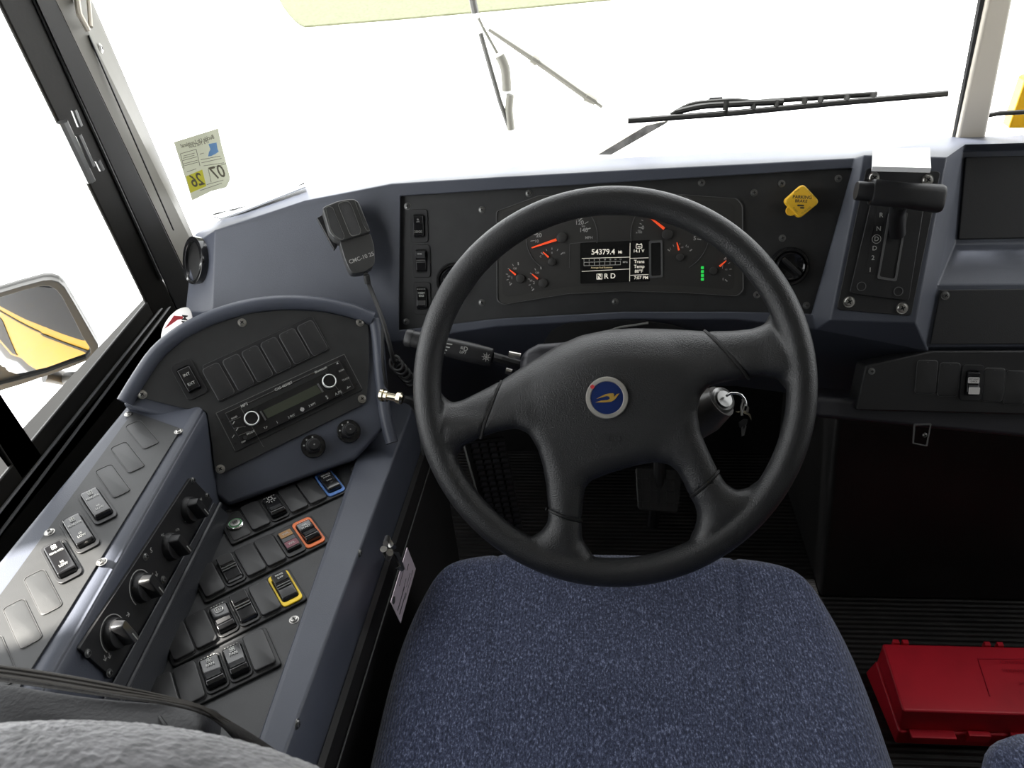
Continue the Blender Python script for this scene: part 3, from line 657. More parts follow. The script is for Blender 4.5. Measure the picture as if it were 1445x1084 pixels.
# upper shelf block
m = MB()
def sec(y):
    a = ln(e0, e1, y); r = ln(r0, r1, y); b = ln(b0, b1, y)
    hfp = HF.o.x + (ZL-.0-(ZT+.0))*.115/.03*0
    return [(a.x-.012, y, .40), (a.x-.012, y, ZL-.02), (a.x, y, ZL-.001), (r.x, y, ZL-.001), (r.x+.008, y, ZL-.012), (r.x+.034, y, ZT-.03), (r.x+.034, y, .40)]
m.loops([sec(yf+.06), sec(yb)]); m.build('upper_shelf', SHELL, con, CIN, bevel=.007, bseg=4)
# lower tray body with the right hand ridge
m = MB()
def sec2(y, top=ZT):
    b = ln(b0, b1, y); k = ln(k0, k1, y); o = ln(o0, o1, y)
    return [(b.x-.03, y, .0), (b.x-.03, y, top-.004), (k.x-.002, y, top-.004), (k.x+.001, y, top+.007), (k.x+.006, y, top+.010), (o.x-.004, y, top+.008), (o.x+.004, y, top-.01), (o.x+.012, y, .40), (o.x+.02, y, .0)]
m.loops([sec2(1.0), sec2(.90), sec2(yb)]); m.build('lower_body', SHELL, con, CIN, bevel=.004, bseg=3)
# dark wall of the console down to the floor
m = MB(); oa, ob = ln(o0, o1, 1.02), ln(o0, o1, yb)
m.loops([[(oa.x+.008, 1.02, ZT-.055), (ob.x+.008, yb, ZT-.055), (ob.x+.026, yb, .001), (oa.x+.026, 1.02, .001)], [(oa.x+.014, 1.02, ZT-.06), (ob.x+.014, yb, ZT-.06), (ob.x+.032, yb, .001), (oa.x+.032, 1.02, .001)]])
m.build('side_cover', DARK, con, CIN)
m = MB(); m.tube([V((oa.x+.016, .98, ZT-.09)), V((ob.x+.017, yb, ZT-.09))], .001, 6); m.build('cover_seam', EDGE, con, CIN)
# left shelf plate
m = MB(); m.prism(roundpoly(LF.pp([(188, 582), (256, 606), (92, 872), (-60, 1110), (-120, 1000), (10, 828)]), .006), .0, .0015)
lp = m.build('shelf_plate', PANEL, con, CIN @ LF.mat(), bevel=.0006)
for x, y in ((178.5, 582.5), (249, 607), (67, 749.5), (140.5, 791.5)): screw(lp, LF, x+3, y+2, .0015, .0045, STEEL)
# heater control plate on the flank
m = MB(); hq = HF.pp([(270, 673), (301, 706), (160, 958), (112, 915)], .004); 
fa, fb = HF.px(283, 690, .009), HF.px(135, 940, .009)
m.prism(roundpoly(hq, .004), .0, .004); hp = m.build('heater_plate', BLACK, con, CIN @ HF.mat(), bevel=.0005)
for x, y in ((272, 678), (292, 700), (205, 786), (230, 818), (123.5, 922), (154, 950)): screw(hp, HF, x, y, .004, .0035)
# rail between flank and tray
m = MB(); ra, rb, rc_, rd = HF.P(301, 705, .006), HF.P(161, 955, .006), PZ(322, 722, ZT+.012), PZ(213, 968, ZT+.012)
def ex(a, b, t=.5): return b+(b-a)*t
qa = [ra, ln(ra, rb, yb), ln(rc_, rd, yb), rc_]
m.loops([[tuple(p-V((0, 0, .06))) for p in qa], [tuple(p) for p in qa]]); m.build('rail', RAILM, con, CIN, bevel=.004, bseg=3)
m = MB(); ga_, gb_ = (ra+rc_)/2, (rb+rd)/2; gb_ = ln(ga_, gb_, yb); m.tube([ga_+V((0, 0, .003)), gb_+V((0, 0, .003))], .003, 8); m.build('rail_bead', RAILM, con, CIN)
# tray plate
m = MB(); m.prism(TF.pp([(324, 722), (463, 658), (502, 655), (358, 1070), (190, 1010), (205, 975)]), -.003, .0005)
tp = m.build('tray_plate', M('tray_panel', (.032, .033, .035), .36, bump=.25, bscale=1500, var=.1, vscale=30), con, CIN @ TF.mat())
for x, y, mt in ((320, 723, DSTEEL), (499, 661, STEEL), (248, 859, DSTEEL), (413, 874, STEEL)): screw(tp, TF, x+2, y+1, .0005, .0045, mt)
screw(con.children[1], Frame((1, 0, 0), (o0.x+.006, 0, 0), (0, 1, 0)), 507, 781, .004, .004); screw(con.children[1], Frame((1, 0, 0), (o0.x+.000, 0, 0), (0, 1, 0)), 419, 1022, .004, .004)
# radio pod
pod_out = [(172, 572), (186, 545), (208, 512), (246, 472), (300, 443), (350, 428), (400, 422), (450, 424), (498, 434), (538, 450), (543, 500), (545, 560), (545, 602), (503, 648), (322, 714), (303, 698), (297, 625), (262, 597)]
m = MB(); m.prism(RF.pp(pod_out, -.002), -.16, -.002); pod = m.build('radio_pod', SHELL, con, CIN @ RF.mat(), bevel=.006, bseg=3)
rimp = [(176, 568), (196, 535), (222, 498), (256, 470), (300, 448), (350, 433), (400, 427), (450, 429), (494, 438), (526, 450)]
def smooth_path(p, n=4):
    p = [V(q) for q in p]; out = []
    for i in range(len(p)-1):
        a, b, c, d = p[max(i-1, 0)], p[i], p[i+1], p[min(i+2, len(p)-1)]
        for k in range(n):
            t = k/n; out.append(.5*((2*b)+(c-a)*t+(2*a-5*b+4*c-d)*t*t+(-a+3*b-3*c+d)*t**3))
    out.append(p[-1]); return out
m = MB(); rp3 = smooth_path([RF.P(x, y, .0) for x, y in rimp]); m.tube(rp3, .0105, 12)
m.tube(smooth_path([RF.P(x, y, -.002) for x, y in ((528, 451), (533, 480), (537, 530), (542, 575), (548, 606), (553, 625))]), .009, 12)
m.build('pod_rim', SHELL, con, CIN, smooth=60)
plate = [(195, 560), (207, 535), (232, 503), (262, 478), (300, 459), (350, 443), (400, 438), (450, 440), (490, 448), (519, 459), (521, 510), (517, 568), (509, 573), (315, 668), (303, 663), (299, 625), (293, 583), (286, 579), (262, 577), (225, 568)]
m = MB(); m.prism(roundpoly(RF.pp(plate), .003, 2), -.002, .002); pp_ = m.build('radio_plate', BLACK, con, CIN @ RF.mat(), bevel=.0006)
pp_.data.materials[0] = PANEL
for x, y in ((341.5, 455.5), (508, 455), (511, 563), (311, 662), (201, 557)): screw(pp_, RF, x, y, .002, .0048, STEEL)
m = MB(); m.cyl(.03, -.05, 0, 20, *RF.px(548, 450, -.06)); 
# strip of six blanks above the radio
bl = [(285, 517), (440, 446), (466, 494), (309, 569)]
m = MB(); O = roundpoly(RF.pp(bl), .004); m.prism(O, .002, .0045); m.build('switch_frame', BLACK, con, CIN @ RF.mat(), bevel=.0012)

# ---------------- radio
ra_ = RF.ang((305.5, 584), (484.8, 501.9))
rad = thing('radio', 'black car radio with two silver ringed knobs and olive display', 'radio', RF.at(408, 568, .002, ra_))
RI = rad.matrix_world.inverted() @ RF.mat()
m = MB(); m.prism(roundpoly(RF.pp([(304, 584), (485.5, 501), (511, 551), (332, 638.5)]), .0015), .001, .004)
m.build('mounting_frame', BLACK, rad, RI, bevel=.0006)
m = MB(); q1 = RF.pp([(318, 585), (478, 511), (500, 550), (341, 627)]); m.prism(roundpoly(q1, .002), .004, .0095); m.build('faceplate', GLOSS, rad, RI, bevel=.0012, bseg=3)
rz = .0096
def rl(name, fn, mat, z0=rz, **k):
    m = MB(); fn(m); return m.build(name, mat, rad, RI, smooth=k.get('s', 35))
def f_slot(m): m.prism(roundpoly(RF.pp([(342, 577.5), (461, 521.5), (463.5, 526), (344.5, 583.5)]), .0015), .0094, .0099)
rl('disc_slot', f_slot, SEAM)
def f_dis(m):
    m.prism(RF.pp([(371, 581), (446, 545), (454, 555.5), (378, 592)]), .0095, .0100)
rl('screen', f_dis, LCD)
m = MB(); 
for a, b in (((367.5, 582), (375, 594.5)), ((447.5, 543.5), (455, 555))): m.bar(RF.px(*a), RF.px(*b), .0022, .0096, .0112)
m.build('screen_bracket', EDGE, rad, RI)
m = MB()
for a, b in (((318, 585), (478, 511)), ((305.5, 584.5), (484.8, 502)), ((305.5, 584.5), (332, 637)), ((484.8, 502), (510, 550)), ((340, 577), (372, 632)), ((455, 524), (483, 560)), ((330, 606), (347, 603)), ((337, 616), (352, 610)), ((323, 597), (340, 590))): m.bar(RF.px(*a), RF.px(*b), .0004, .0095, .0097)
m.build('face_lines', DIM, rad, RI)
for (x, y) in ((355.5, 593), (463.5, 541)):
    m = MB(); u, v = RF.px(x, y); m.lathe([(.0098, .0095), (.0098, .016), (.0092, .0185), (.0078, .0185), (.0078, .0165), (.0002, .0165)], 36, u, v)
    kn = m.build('knob', [GLOSS], rad, RI)
    m = MB(); m.lathe([(.0100, .0148), (.0097, .0182), (.0088, .0190), (.0080, .0184)], 36, u, v); m.build('knob_ring', M('silver_ring', (.72, .72, .70), .25, metal=.4), kn, None)
m = MB()
for s, x, y, z in (('MP3', 345, 573.5, .0055), ('CXS-4830BT', 400, 547, .0048), ('Bluetooth', 452, 524, .0045), ('2 INT', 411, 589, .0042), ('1', 391, 597.5, .005), ('3 RPT', 440, 573, .0042), ('T.P', 375, 605, .004), ('A.PS', 476.5, 556.5, .0055), ('5', 461, 563, .006), ('BAND', 331, 591, .003), ('DISP', 344, 625, .003), ('MODE', 354, 612, .004), ('SCAN', 481, 525, .003), ('TRACK', 487, 537, .0035)):
    m.text(s, *RF.px(x, y), z, .0104, ra_)
u, v = RF.px(426, 579.5); m.prism(rrect(.0055, .0035, .001, 2, u, v, ra_), .0100, .0104); m.prism(rrect(.003, .006, .001, 2, u, v, ra_), .0100, .0104)
u, v = RF.px(459.5, 561); m.prism(circ(.0011, 12, u, v), .01, .0104); u, v = RF.px(475, 515); m.prism([(u-.0018, v-.001), (u+.0018, v-.0012), (u+.0004, v+.0018)], .01, .0104)
u, v = RF.px(491, 549); m.bar((u-.003, v-.001), (u+.003, v+.0012), .0007, .01, .0104); m.prism(circ(.001, 10, u-.001, v+.001), .01, .0104)
for x, y in ((330, 598), (335, 607), (329.5, 617)): u, v = RF.px(x, y); m.bar((u-.0018, v-.0018), (u+.0018, v+.0015), .0010, .01, .0104)
m.build('lettering', LEGEND, rad, RI, smooth=0)
m = MB()
for x, y in ((314, 593), (332, 627), (487, 512), (503, 543)): m.cyl(.0018, .004, .0044, 12, *RF.px(x, y))
m.cyl(.0025, .0095, .0102, 14, *RF.px(346, 619)); m.build('mounting_hole', SEAM, rad, RI)

# ---------------- rotary knobs under the radio
def dot_knob(x, y, label):
    t = thing('control_knob', label, 'knob', RF.at(x, y, .0, ra_), 'round black knobs below the radio')
    m = MB(); m.lathe([(.0165, -.002), (.0165, .003), (.0155, .004)], 36, c0=True, c1=True); m.build('base_plate', GLOSS, t)
    m = MB()
    for a in (100, 140, 60): m.prism(circ(.0012, 12, .0125*cos(radians(a+10)), .0125*sin(radians(a+10))), .004, .0043)
    m.build('position_dots', LEGEND, t)
    m = MB(); L = []
    for z, r in ((.004, .0105), (.012, .0098), (.013, .0088), (.013, .0078), (.024, .0070), (.0252, .0062)):
        L.append([((r*(1+.035*(k % 2)))*cos(2*pi*k/40), (r*(1+.035*(k % 2)))*sin(2*pi*k/40), z) for k in range(40)])
    m.loops(L); kn = m.build('cap', BLACK, t, smooth=20)
    m = MB(); m.prism(circ(.0011, 12), .0252, .0255); m.build('pointer_dot', LEGEND, kn)
dot_knob(442, 630, 'left black knob with white dots below the radio'); dot_knob(492, 609, 'right black knob with white dots below the radio')

# ---------------- switches
def rocker_meshes():
    W, H = .0165, .034
    def prof(pr):
        m = MB(); n = 2
        L = [[(x, y, z) for (y, z) in pr] for x in (-W/2, W/2)]
        m.loops(L); return m
    A = [(H/2, .001), (H/2-.002, .0065), (.004, .0060), (-.002, .0068), (-H/2+.005, .0100), (-H/2+.001, .0085), (-H/2, .001)]
    B = [(H/2, .001), (H/2-.001, .0105), (H/2-.003, .0115), (.003, .0078), (0, .0060), (-H/2+.002, .0050), (-H/2, .001)]
    C = [(H/2, .001), (H/2-.001, .0072), (H/2-.004, .0080), (0, .0066), (-H/2+.004, .0080), (-H/2+.001, .0072), (-H/2, .001)]
    return {k: prof(p) for k, p in (('A', A), ('B', B), ('C', C))}
RK = rocker_meshes()
GMID = M('switch_sheen_plastic', (.05, .05, .052), .22, coat=.3)  # lighter grey base puts the reflection on glossy switch faces into the colour
def fan_icon(m, x, y, r, z):
    for k in range(4): a = pi/4+k*pi/2; m.ring(circ(r*.5, 10, x+r*.62*cos(a), y+r*.62*sin(a)), circ(r*.28, 10, x+r*.62*cos(a), y+r*.62*sin(a)), z, z+.0002)
def switch(label, mw, style='A', legend=(), icon=None, bezel=None, group=None, bw=.0225, bh=.047, sc=(1.0, 1.0), name='rocker_switch', marks=True):
    if not isinstance(sc, tuple): sc = (sc, sc)
    bw, bh = bw/sc[0], bh/sc[1]
    t = thing(name, label, 'switch', mw @ Matrix.Diagonal((sc[0], sc[1], 1, 1)), group)
    m = MB(); O, I = rrect(bw, bh, .005), rrect(.0178, .0365, .0035)
    m.ring(O, I, 0, .0024); m.cur = 1; m.prism(I, -.001, .0008)
    m.build('bezel', [bezel or BLACK, SEAM], t, bevel=.0006 if not bezel else .001)
    src = RK[style]; m = MB(); m.add(src.v, src.f); rk = m.build('rocker', GLOSS, t, bevel=.0012, bseg=3)
    if style == 'B':
        m = MB(); m.prism(rrect(.0150, .0105, .0015, 3, 0, .0102), .0075, .0090)
        # clear raised lens on the upper half, sloping with the rocker
        for i, v in enumerate(m.v): m.v[i] = (v[0], v[1], v[2]+(v[1]-.003)*.27)
        m.build('lens', GMID, rk, bevel=.0006)
        m = MB(); m.box((0, .0015, .0075), (.0145, .0012, .0012)); m.box((0, -.0015, .0068), (.0145, .0010, .0012)); m.build('ridge', EDGE, rk)
    if style == 'A':
        m = MB(); m.loops([[(-.0068, -.003, .0074), (.0068, -.003, .0074), (.0066, -.0110, .0102), (-.0066, -.0110, .0102)], [(-.0066, -.0034, .0082), (.0066, -.0034, .0082), (.0064, -.0106, .0110), (-.0064, -.0106, .0110)]])
        m.build('thumb_pad', GMID, rk, bevel=.0005)
    m = MB()
    zt = lambda y: {'A': .0068 if y > 0 else .0115, 'B': .0100+max(0, (y-.003))*.27, 'C': .0070+abs(y)*.09}[style]
    for s, y, z in legend: m.text(s, 0, y, z, zt(y)+.0004)
    if icon == 'fan': fan_icon(m, 0, .0110, .0026, zt(.011)+.0002)
    if icon == 'light':
        m.ring(circ(.0028, 12, 0, .0115), circ(.0022, 12, 0, .0115), zt(.01)+.0002, zt(.01)+.0004)
        for k in range(5): a = radians(200+k*35); m.bar((.0036*cos(a), .0105+.0036*sin(a)), (.0062*cos(a), .0105+.0062*sin(a)), .0006, zt(.01)+.0002, zt(.01)+.0004)
    if icon == 'mirror':
        m.ring(rrect(.008, .0065, .002, 3, 0, .009), rrect(.0068, .0053, .0015, 3, 0, .009), zt(.01)+.0002, zt(.01)+.0004)
        for k in (-1, 0, 1): m.bar((k*.0018, .0072), (k*.0018, .0108), .0006, zt(.01)+.0002, zt(.01)+.0004)
    if icon == 'lamps':
        for s in (-1, 1):
            m.ring(circ(.0018, 10, s*.0022, -.009), circ(.0013, 10, s*.0022, -.009), zt(-.009)+.0002, zt(-.009)+.0004)
            for k in (-1, 0, 1): m.bar((s*.0046, -.009+k*.0013), (s*.0062, -.009+k*.002), .0004, zt(-.009)+.0002, zt(-.009)+.0004)
    if style == 'A' and marks:
        for k in (-2, -1, 0, 1, 2): m.prism(rrect(.0014, .0007, .0003, 1, k*.0028, .0153), .0066, .0069)
    if m.v: m.build('legend', WHITE if style != 'C' else LEGEND, rk, smooth=0)
    return t
def blank(label, mw, group, w=.0222, h=.0465, mat=None, hh=.0034):
    t = bpy.data.objects.new('blanking_plate', blank_mesh(w, h, mat or BLANK, hh)); COL.objects.link(t); t.matrix_world = mw
    return tag(t, label, 'switch blank', group)
_bm = {}
def blank_mesh(w, h, mat, hh):
    k = (w, h, mat.name, hh)
    if k not in _bm:
        m = MB(); m.pad(lambda i: rrect(w-2*i, h-2*i, .0045), 0, hh, .0011); m.cur = 1
        m.prism(rrect(.0022, .0005, .0002, 1, 0, h/2-.003), hh-.0003, hh+.0001)
        m.ring(rrect(w+.0004, h+.0004, .0047), rrect(w-.0002, h-.0002, .0044), 0, .0012)
        o = m.build('b', [mat, EDGE]); _bm[k] = o.data; bpy.data.objects.remove(o)
    return _bm[k]
# six blanks above the radio
g = 'row of six switch blanks above the radio'
centres = [(308.2, 538.3), (336.4, 525.6), (363, 513.4), (389.4, 501.2), (415.3, 488.6), (440.8, 477)]
nm = ['leftmost', 'second from left', 'third from left', 'third from right', 'second from right', 'rightmost']
for (x, y), n_ in zip(centres, nm): blank('%s of the six blank switch covers in the row above the radio' % n_, RF.at(x, y, .0045, ra_+.04), g, w=.0238, h=.0475, hh=.0016)
# INT / EXT switch left of the blanks
switch('black INT EXT rocker switch left of the blank row above the radio', RF.at(267, 536, .002, ra_+.03), 'C', (('INT', .006, .0055), ('EXT', -.0075, .0055)), bw=.028, bh=.052, sc=1.0)
# shelf by the window
ang = radians(45.5)
sc_ = [(200.5, 613.5), (180, 645.5), (159, 679), (137.5, 714), (112.5, 752.5), (87, 792.5), (60.5, 836), (31.5, 880), (-2, 935)]
gs_ = 'row of switches on the shelf beside the driver window'
lab = ['blank switch cover farthest from the camera on the window-side shelf', 'second blank switch cover from the far end of the window-side shelf', 'third blank switch cover on the window-side shelf, next to the first fan switch', 'farthest of three black fan rocker switches on the window-side shelf', 'middle of three black fan rocker switches on the window-side shelf, partly sunlit', 'nearest of three black fan rocker switches on the window-side shelf', 'blank switch cover just below the nearest fan switch on the window-side shelf', 'blank switch cover near the left photo edge on the window-side shelf', 'blank switch cover cut by the left photo edge above the black bag']
for k, (x, y) in enumerate(sc_):
    if 3 <= k <= 5: switch(lab[k], LF.at(x, y, .0015, ang), 'C', (('REAR HTR' if k else '', .0055, .0028), ('HI' , -.0065, .0034), ('LOW', -.0100, .0034)), icon='fan', bw=.0250, bh=.070, sc=(1.08, 1.6), group='fan switches on the window-side shelf')
    else: blank(lab[k], LF.at(x, y, .0015, ang), 'blank covers on the window-side shelf', w=.0198, h=.0655, hh=.0009, mat=PANEL)
# lower tray rows
A38 = radians(38.5)
rows = [
 [(333.2, 742), (465.4, 682.5), ['button', 'blank', 'light', 'blank', 'blank', 'blue']],
 [(296, 820), (435.6, 752.4), ['blank', 'B', 'blank', 'blank', 'warn', 'orange']],
 [(252.8, 905.3), (402.6, 831), ['blank', 'blank', 'mirror', 'B', 'blank', 'yellow']],
 [(233, 982.5), (366.2, 919), ['blank', 'blank', 'fan', 'fan', 'blank']]]
rn = ['top', 'second', 'third', 'bottom']; cnt = 0
sfm = []
for ri, (pa, pb, kinds) in enumerate(rows):
    a, b = V(TF.px(*pa, .004)), V(TF.px(*pb, .004)); n = len(kinds); d = (b-a)/(n-1); ang_ = atan2(d.y, d.x)
    m = MB(); c = (a+b)/2; m.pad(lambda i: rrect(d.length*n+.006-2*i, .0600-2*i, .004, 4, c.x, c.y, ang_), .0005, .004, .0012)
    m.build('switch_frame', BLACK, con, CIN @ TF.mat())
    for i, kd in enumerate(kinds):
        u, v = a+d*i; mw = TF.mat(u, v, .0038, ang_-radians(.5)); pos = 'from the left in the %s row of the lower tray' % rn[ri]; o_ = ['first', 'second', 'third', 'fourth', 'fifth', 'sixth'][i]
        bw_ = min(.0245, d.length-.0012)
        if kd == 'blank': blank('blank switch cover, %s %s' % (o_, pos), mw, 'blank covers in the %s row of the lower tray' % rn[ri], w=bw_, h=.0525, hh=.0045)
        elif kd == 'button':
            blank_o = blank('blank plate behind the green ringed push button in the lower tray', mw, None, w=bw_, h=.0525, hh=.0015)
            t = thing('push_button', 'round chrome push button with a green ring in the lower tray', 'button', TF.mat(u, v, .0053, ang_))
            m = MB(); m.lathe([(.0105, 0), (.0105, .002), (.0095, .0032), (.0088, .0034)], 36, c0=True, c1=True); m.build('chrome_body', CHROME, t)
            m = MB(); m.ring(circ(.0084, 36), circ(.0070, 36), .0034, .0038); m.build('ring', M('green_ring', (.12, .38, .16), .4), t)
            m = MB(); m.lathe([(.0068, .0034), (.0065, .0046), (.001, .0050)], 30, c1=True); m.build('button_cap', STEEL, t)
            m = MB(); fan_icon(m, 0, 0, .0035, .0051); m.build('icon', INK, t)
        elif kd == 'light': switch('black rocker switch with dome light symbol in the top row of the lower tray', mw, 'A', icon='light', bw=bw_, bh=.0525, sc=(1.17, 1.22))
        elif kd == 'blue': switch('rocker switch with bright blue surround at the right end of the top row', mw, 'C', (('SERVICE', .0095, .0032), ('DOOR', .0060, .0032), ('OPEN', -.0005, .0026)), bezel=BLUEP, bw=bw_+.001, bh=.054, sc=(1.12, 1.16))
        elif kd == 'orange': switch('rocker switch with orange surround at the right end of the second row', mw, 'A', (('W/L', .0085, .0036), ('START', .0045, .0036)), bezel=ORANGE, bw=bw_+.0015, bh=.054, sc=(1.12, 1.16))
        elif kd == 'yellow': switch('rocker switch with yellow surround at the right end of the third row', mw, 'B', (('NOISE', .0115, .0030), ('SUPP', .0080, .0030)), bezel=YELLOWP, bw=bw_+.0015, bh=.055, sc=(1.12, 1.16))
        elif kd == 'B': switch('black rocker switch with raised upper half, %s row of the lower tray' % rn[ri], mw, 'B', bw=bw_, bh=.0525, sc=(1.17, 1.22))
        elif kd == 'mirror': switch('black rocker switch with heated mirror symbol, third row of the lower tray', mw, 'A', icon='mirror', bw=bw_, bh=.0525, sc=(1.17, 1.22))
        elif kd == 'fan': switch('%s of two FAN rocker switches in the bottom row of the lower tray' % ('left' if i == 2 else 'right'), mw, 'A', (('FAN', .0060, .0040),), icon='fan', bw=bw_, bh=.0525, sc=(1.17, 1.22), group='two fan rocker switches in the bottom tray row')
        elif kd == 'warn':
            t = thing('warning_lamp', 'double warning lamp with amber and maroon lenses beside the orange switch', 'lamp', mw)
            m = MB(); m.ring(rrect(bw_, .0525, .0045), rrect(.019, .040, .003), 0, .0024); m.pad(lambda i: rrect(.0175-2*i, .0355-2*i, .002), 0, .0065, .001); m.build('body', BLACK, t)
            for y_, mt, s_ in ((.010, AMBER, 'W/L'), (-.010, MAROON, 'W/L')):
                m = MB(); m.prism(rrect(.0158, .011, .001, 2, 0, y_), .0065, .0072); ln_ = m.build('lens', mt, t)
                m = MB(); m.text(s_, 0, y_, .0050, .0075); m.build('lettering', LEGEND, ln_, smooth=0)
            m = MB(); m.prism(rrect(.0158, .0065, .0004, 2, 0, 0), .0065, .0069); m.build('divider', M('lamp_grey', (.06, .06, .065), .4), t)
# three switches on the instrument panel
def dsw(label, x, y, st, lg, icon=None, bezel=None): return switch(label, DF.at(x, y, .0, 0), st, lg, icon, bw=.0265, bh=.049, sc=.93, group='column of switches left of the instrument cluster')
dsw('top rocker switch with lamp symbol in the column left of the cluster', 591.5, 319, 'C', (('ID', .010, .003), ('LTS', .0065, .003)), 'lamps')
dsw('middle rocker switch with worn raised edge in the column left of the cluster', 595, 368.5, 'B', (('PANEL', .0115, .0026),))
dsw('bottom rocker switch reading HIGH IDLE in the column left of the cluster', 596, 421, 'A', (('HIGH', .009, .0044), ('IDLE', .0045, .0044)))
# right switch row
rr = [(1306.9, 532, 'blank'), (1338.7, 535.5, 'blank'), (1370.3, 540, 'sw'), (1401.5, 543, 'blank'), (1432, 547, 'blank')]
for i, (x, y, k) in enumerate(rr):
    mw = NB.at(x, y, .012, -.02)
    if k == 'blank': blank('%s blank switch cover in the dark row under the right access panel' % ['leftmost', 'second', '', 'fourth', 'rightmost'][i], mw, 'dark blanks under the right access panel', w=.0285, h=.049, hh=.0015)
    else:
        t = switch('black rocker switch with two pale labels under the right access panel', mw, 'A', (), bw=.030, bh=.052, marks=False, sc=1.0)
        rk = [c for c in t.children if c.name.startswith('rocker')][0]
        m = MB(); m.prism(rrect(.0155, .0085, .001, 2, 0, .0045), .0066, .0074); m.prism(rrect(.0150, .0100, .001, 2, 0, -.0100), .0108, .0117); lb2 = m.build('label_tape', PAPER, rk)
        m = MB(); m.text('EXT LIGHT', 0, .0062, .0028, .0077); m.text('CHECK', 0, .0028, .0028, .0077); m.build('lettering', INK, lb2, smooth=0)

# ---------------- heater knobs on the flank
names = ['farthest', 'second', 'third', 'nearest']
for i, (x, y) in enumerate([(266, 720), (240, 772), (199, 830), (160, 895)]):
    a = HF.ang((x, y), (x+10, y+12), .004)
    t = thing('heater_knob', '%s of four black heater control knobs on the sloping plate' % names[i], 'knob', HF.at(x, y, .004, a), 'four heater control knobs')
    m = MB(); m.cyl(.0155, 0, .008, 32, b=.002, r0=.0165); m.build('base', BLACK, t)
    m = MB(); m.loops([[(p[0], p[1], .007) for p in rrect(.030, .013, .004, 4)], [(p[0], p[1], .018) for p in rrect(.029, .010, .003, 4)], [(p[0]*.98, p[1]*.9, .0195) for p in rrect(.029, .010, .003, 4)]]); g_ = m.build('grip', GMID if i == 3 else BLACK, t, bevel=.0008)
    m = MB(); m.box((.008, 0, .0196), (.010, .0012, .0006)); m.build('pointer', LEGEND, g_)
    if i >= 2:
        m = MB(); 
        for k in range(20):
            a0, a1 = radians(80+k*10), radians(90+k*10); r = .0195
            m.bar((r*cos(a0), r*sin(a0)), (r*cos(a1), r*sin(a1)), .0009, -.0001, .0004)
        m.build('scale_arc', LEGEND, t)
for s, x, y, z in (('HI', 283, 705, .005), ('LO', 262, 735, .004), ('HTR', 250, 748, .004), ('A/C', 229, 755, .004), ('S', 213, 777, .008), ('\u2191\u2193', 218, 812, .008), ('\u2192', 180, 868, .008), ('\u2193\u2193', 151, 928, .008)):
    m = MB(); m.text(s, *HF.px(x, y, .004), z, .0044, HF.ang((220, 800), (240, 791), .004)); m.build('heater_symbol', LEGEND, con, CIN @ HF.mat(), smooth=0)

# ================================================================== STEERING WHEEL
wheel = thing('steering_wheel', 'large black four-spoke steering wheel with round blue emblem on its hub', 'steering wheel', WF.mat())
def W2(pts, h=0): return WF.pp(pts, h)
cL, cRt, cT, cB = WF.px(585, 545), WF.px(1152, 545), WF.px(868, 260), WF.px(868, 831)
wcx, wcy = (cL[0]+cRt[0])/2, (cT[1]+cB[1])/2; RO = ((cRt[0]-cL[0])+(cT[1]-cB[1]))/4; rm = .0168; RM = RO-rm
zt = lambda lst: [(560+x/2.3306, 420+y/2.3306) for x, y in lst]
top = zt([(120, 290), (136, 325), (165, 347), (200, 340), (262, 308), (340, 265), (430, 205), (520, 150), (600, 116), (690, 97), (780, 91), (900, 94), (1025, 103), (1120, 103), (1180, 98), (1225, 82), (1245, 40), (1300, 30)])
right_in = zt([(1330, 340), (1285, 300), (1262, 268), (1210, 258), (1150, 266), (1080, 277), (1030, 292), (1003, 325), (992, 380), (1002, 445), (1030, 510), (1058, 570), (1085, 615), (1120, 638), (1160, 632), (1195, 605), (1250, 560)])
bottom_in = zt([(1010, 850), (965, 800), (985, 760), (992, 720), (985, 690), (965, 655), (945, 610), (925, 575), (895, 552), (850, 545), (790, 556), (700, 582), (640, 605), (618, 630), (610, 680), (606, 740), (608, 800), (640, 848), (660, 900)])
left_in = zt([(400, 860), (430, 800), (470, 775), (494, 745), (496, 700), (490, 630), (478, 560), (460, 500), (430, 450), (390, 432), (330, 442), (270, 462), (215, 490), (190, 525), (184, 570), (120, 600)])
# rim arcs close the body outline outside the openings (hidden inside the rim)
def arc_pts(a, b, n=8):
    A, B = WF.px(*a), WF.px(*b); t0, t1 = atan2(A[1]-wcy, A[0]-wcx), atan2(B[1]-wcy, B[0]-wcx)
    if t1 > t0: t1 -= 2*pi
    return [(wcx+RM*cos(t0+(t1-t0)*k/n), wcy+RM*sin(t0+(t1-t0)*k/n)) for k in range(n+1)]
body = W2(top) + arc_pts(top[-1], right_in[0], 5)[1:-1] + W2(right_in) + arc_pts(right_in[-1], bottom_in[0], 6)[1:-1] + W2(bottom_in) + arc_pts(bottom_in[-1], left_in[0], 5)[1:-1] + W2(left_in) + arc_pts(left_in[-1], top[0], 5)[1:-1]
def inside(p, poly):
    c = False; x, y = p; n = len(poly)
    for i in range(n):
        x1, y1 = poly[i-1]; x2, y2 = poly[i]
        if (y1 > y) != (y2 > y) and x < (x2-x1)*(y-y1)/(y2-y1)+x1: c = not c
    return c
def pdist(p, poly):
    b = 1e9; x, y = p
    for i in range(len(poly)):
        x1, y1 = poly[i-1]; x2, y2 = poly[i]; dx, dy = x2-x1, y2-y1; L = dx*dx+dy*dy
        t = 0 if L < 1e-14 else max(0, min(1, ((x-x1)*dx+(y-y1)*dy)/L))
        b = min(b, (x-x1-t*dx)**2+(y-y1-t*dy)**2)
    return sqrt(b)
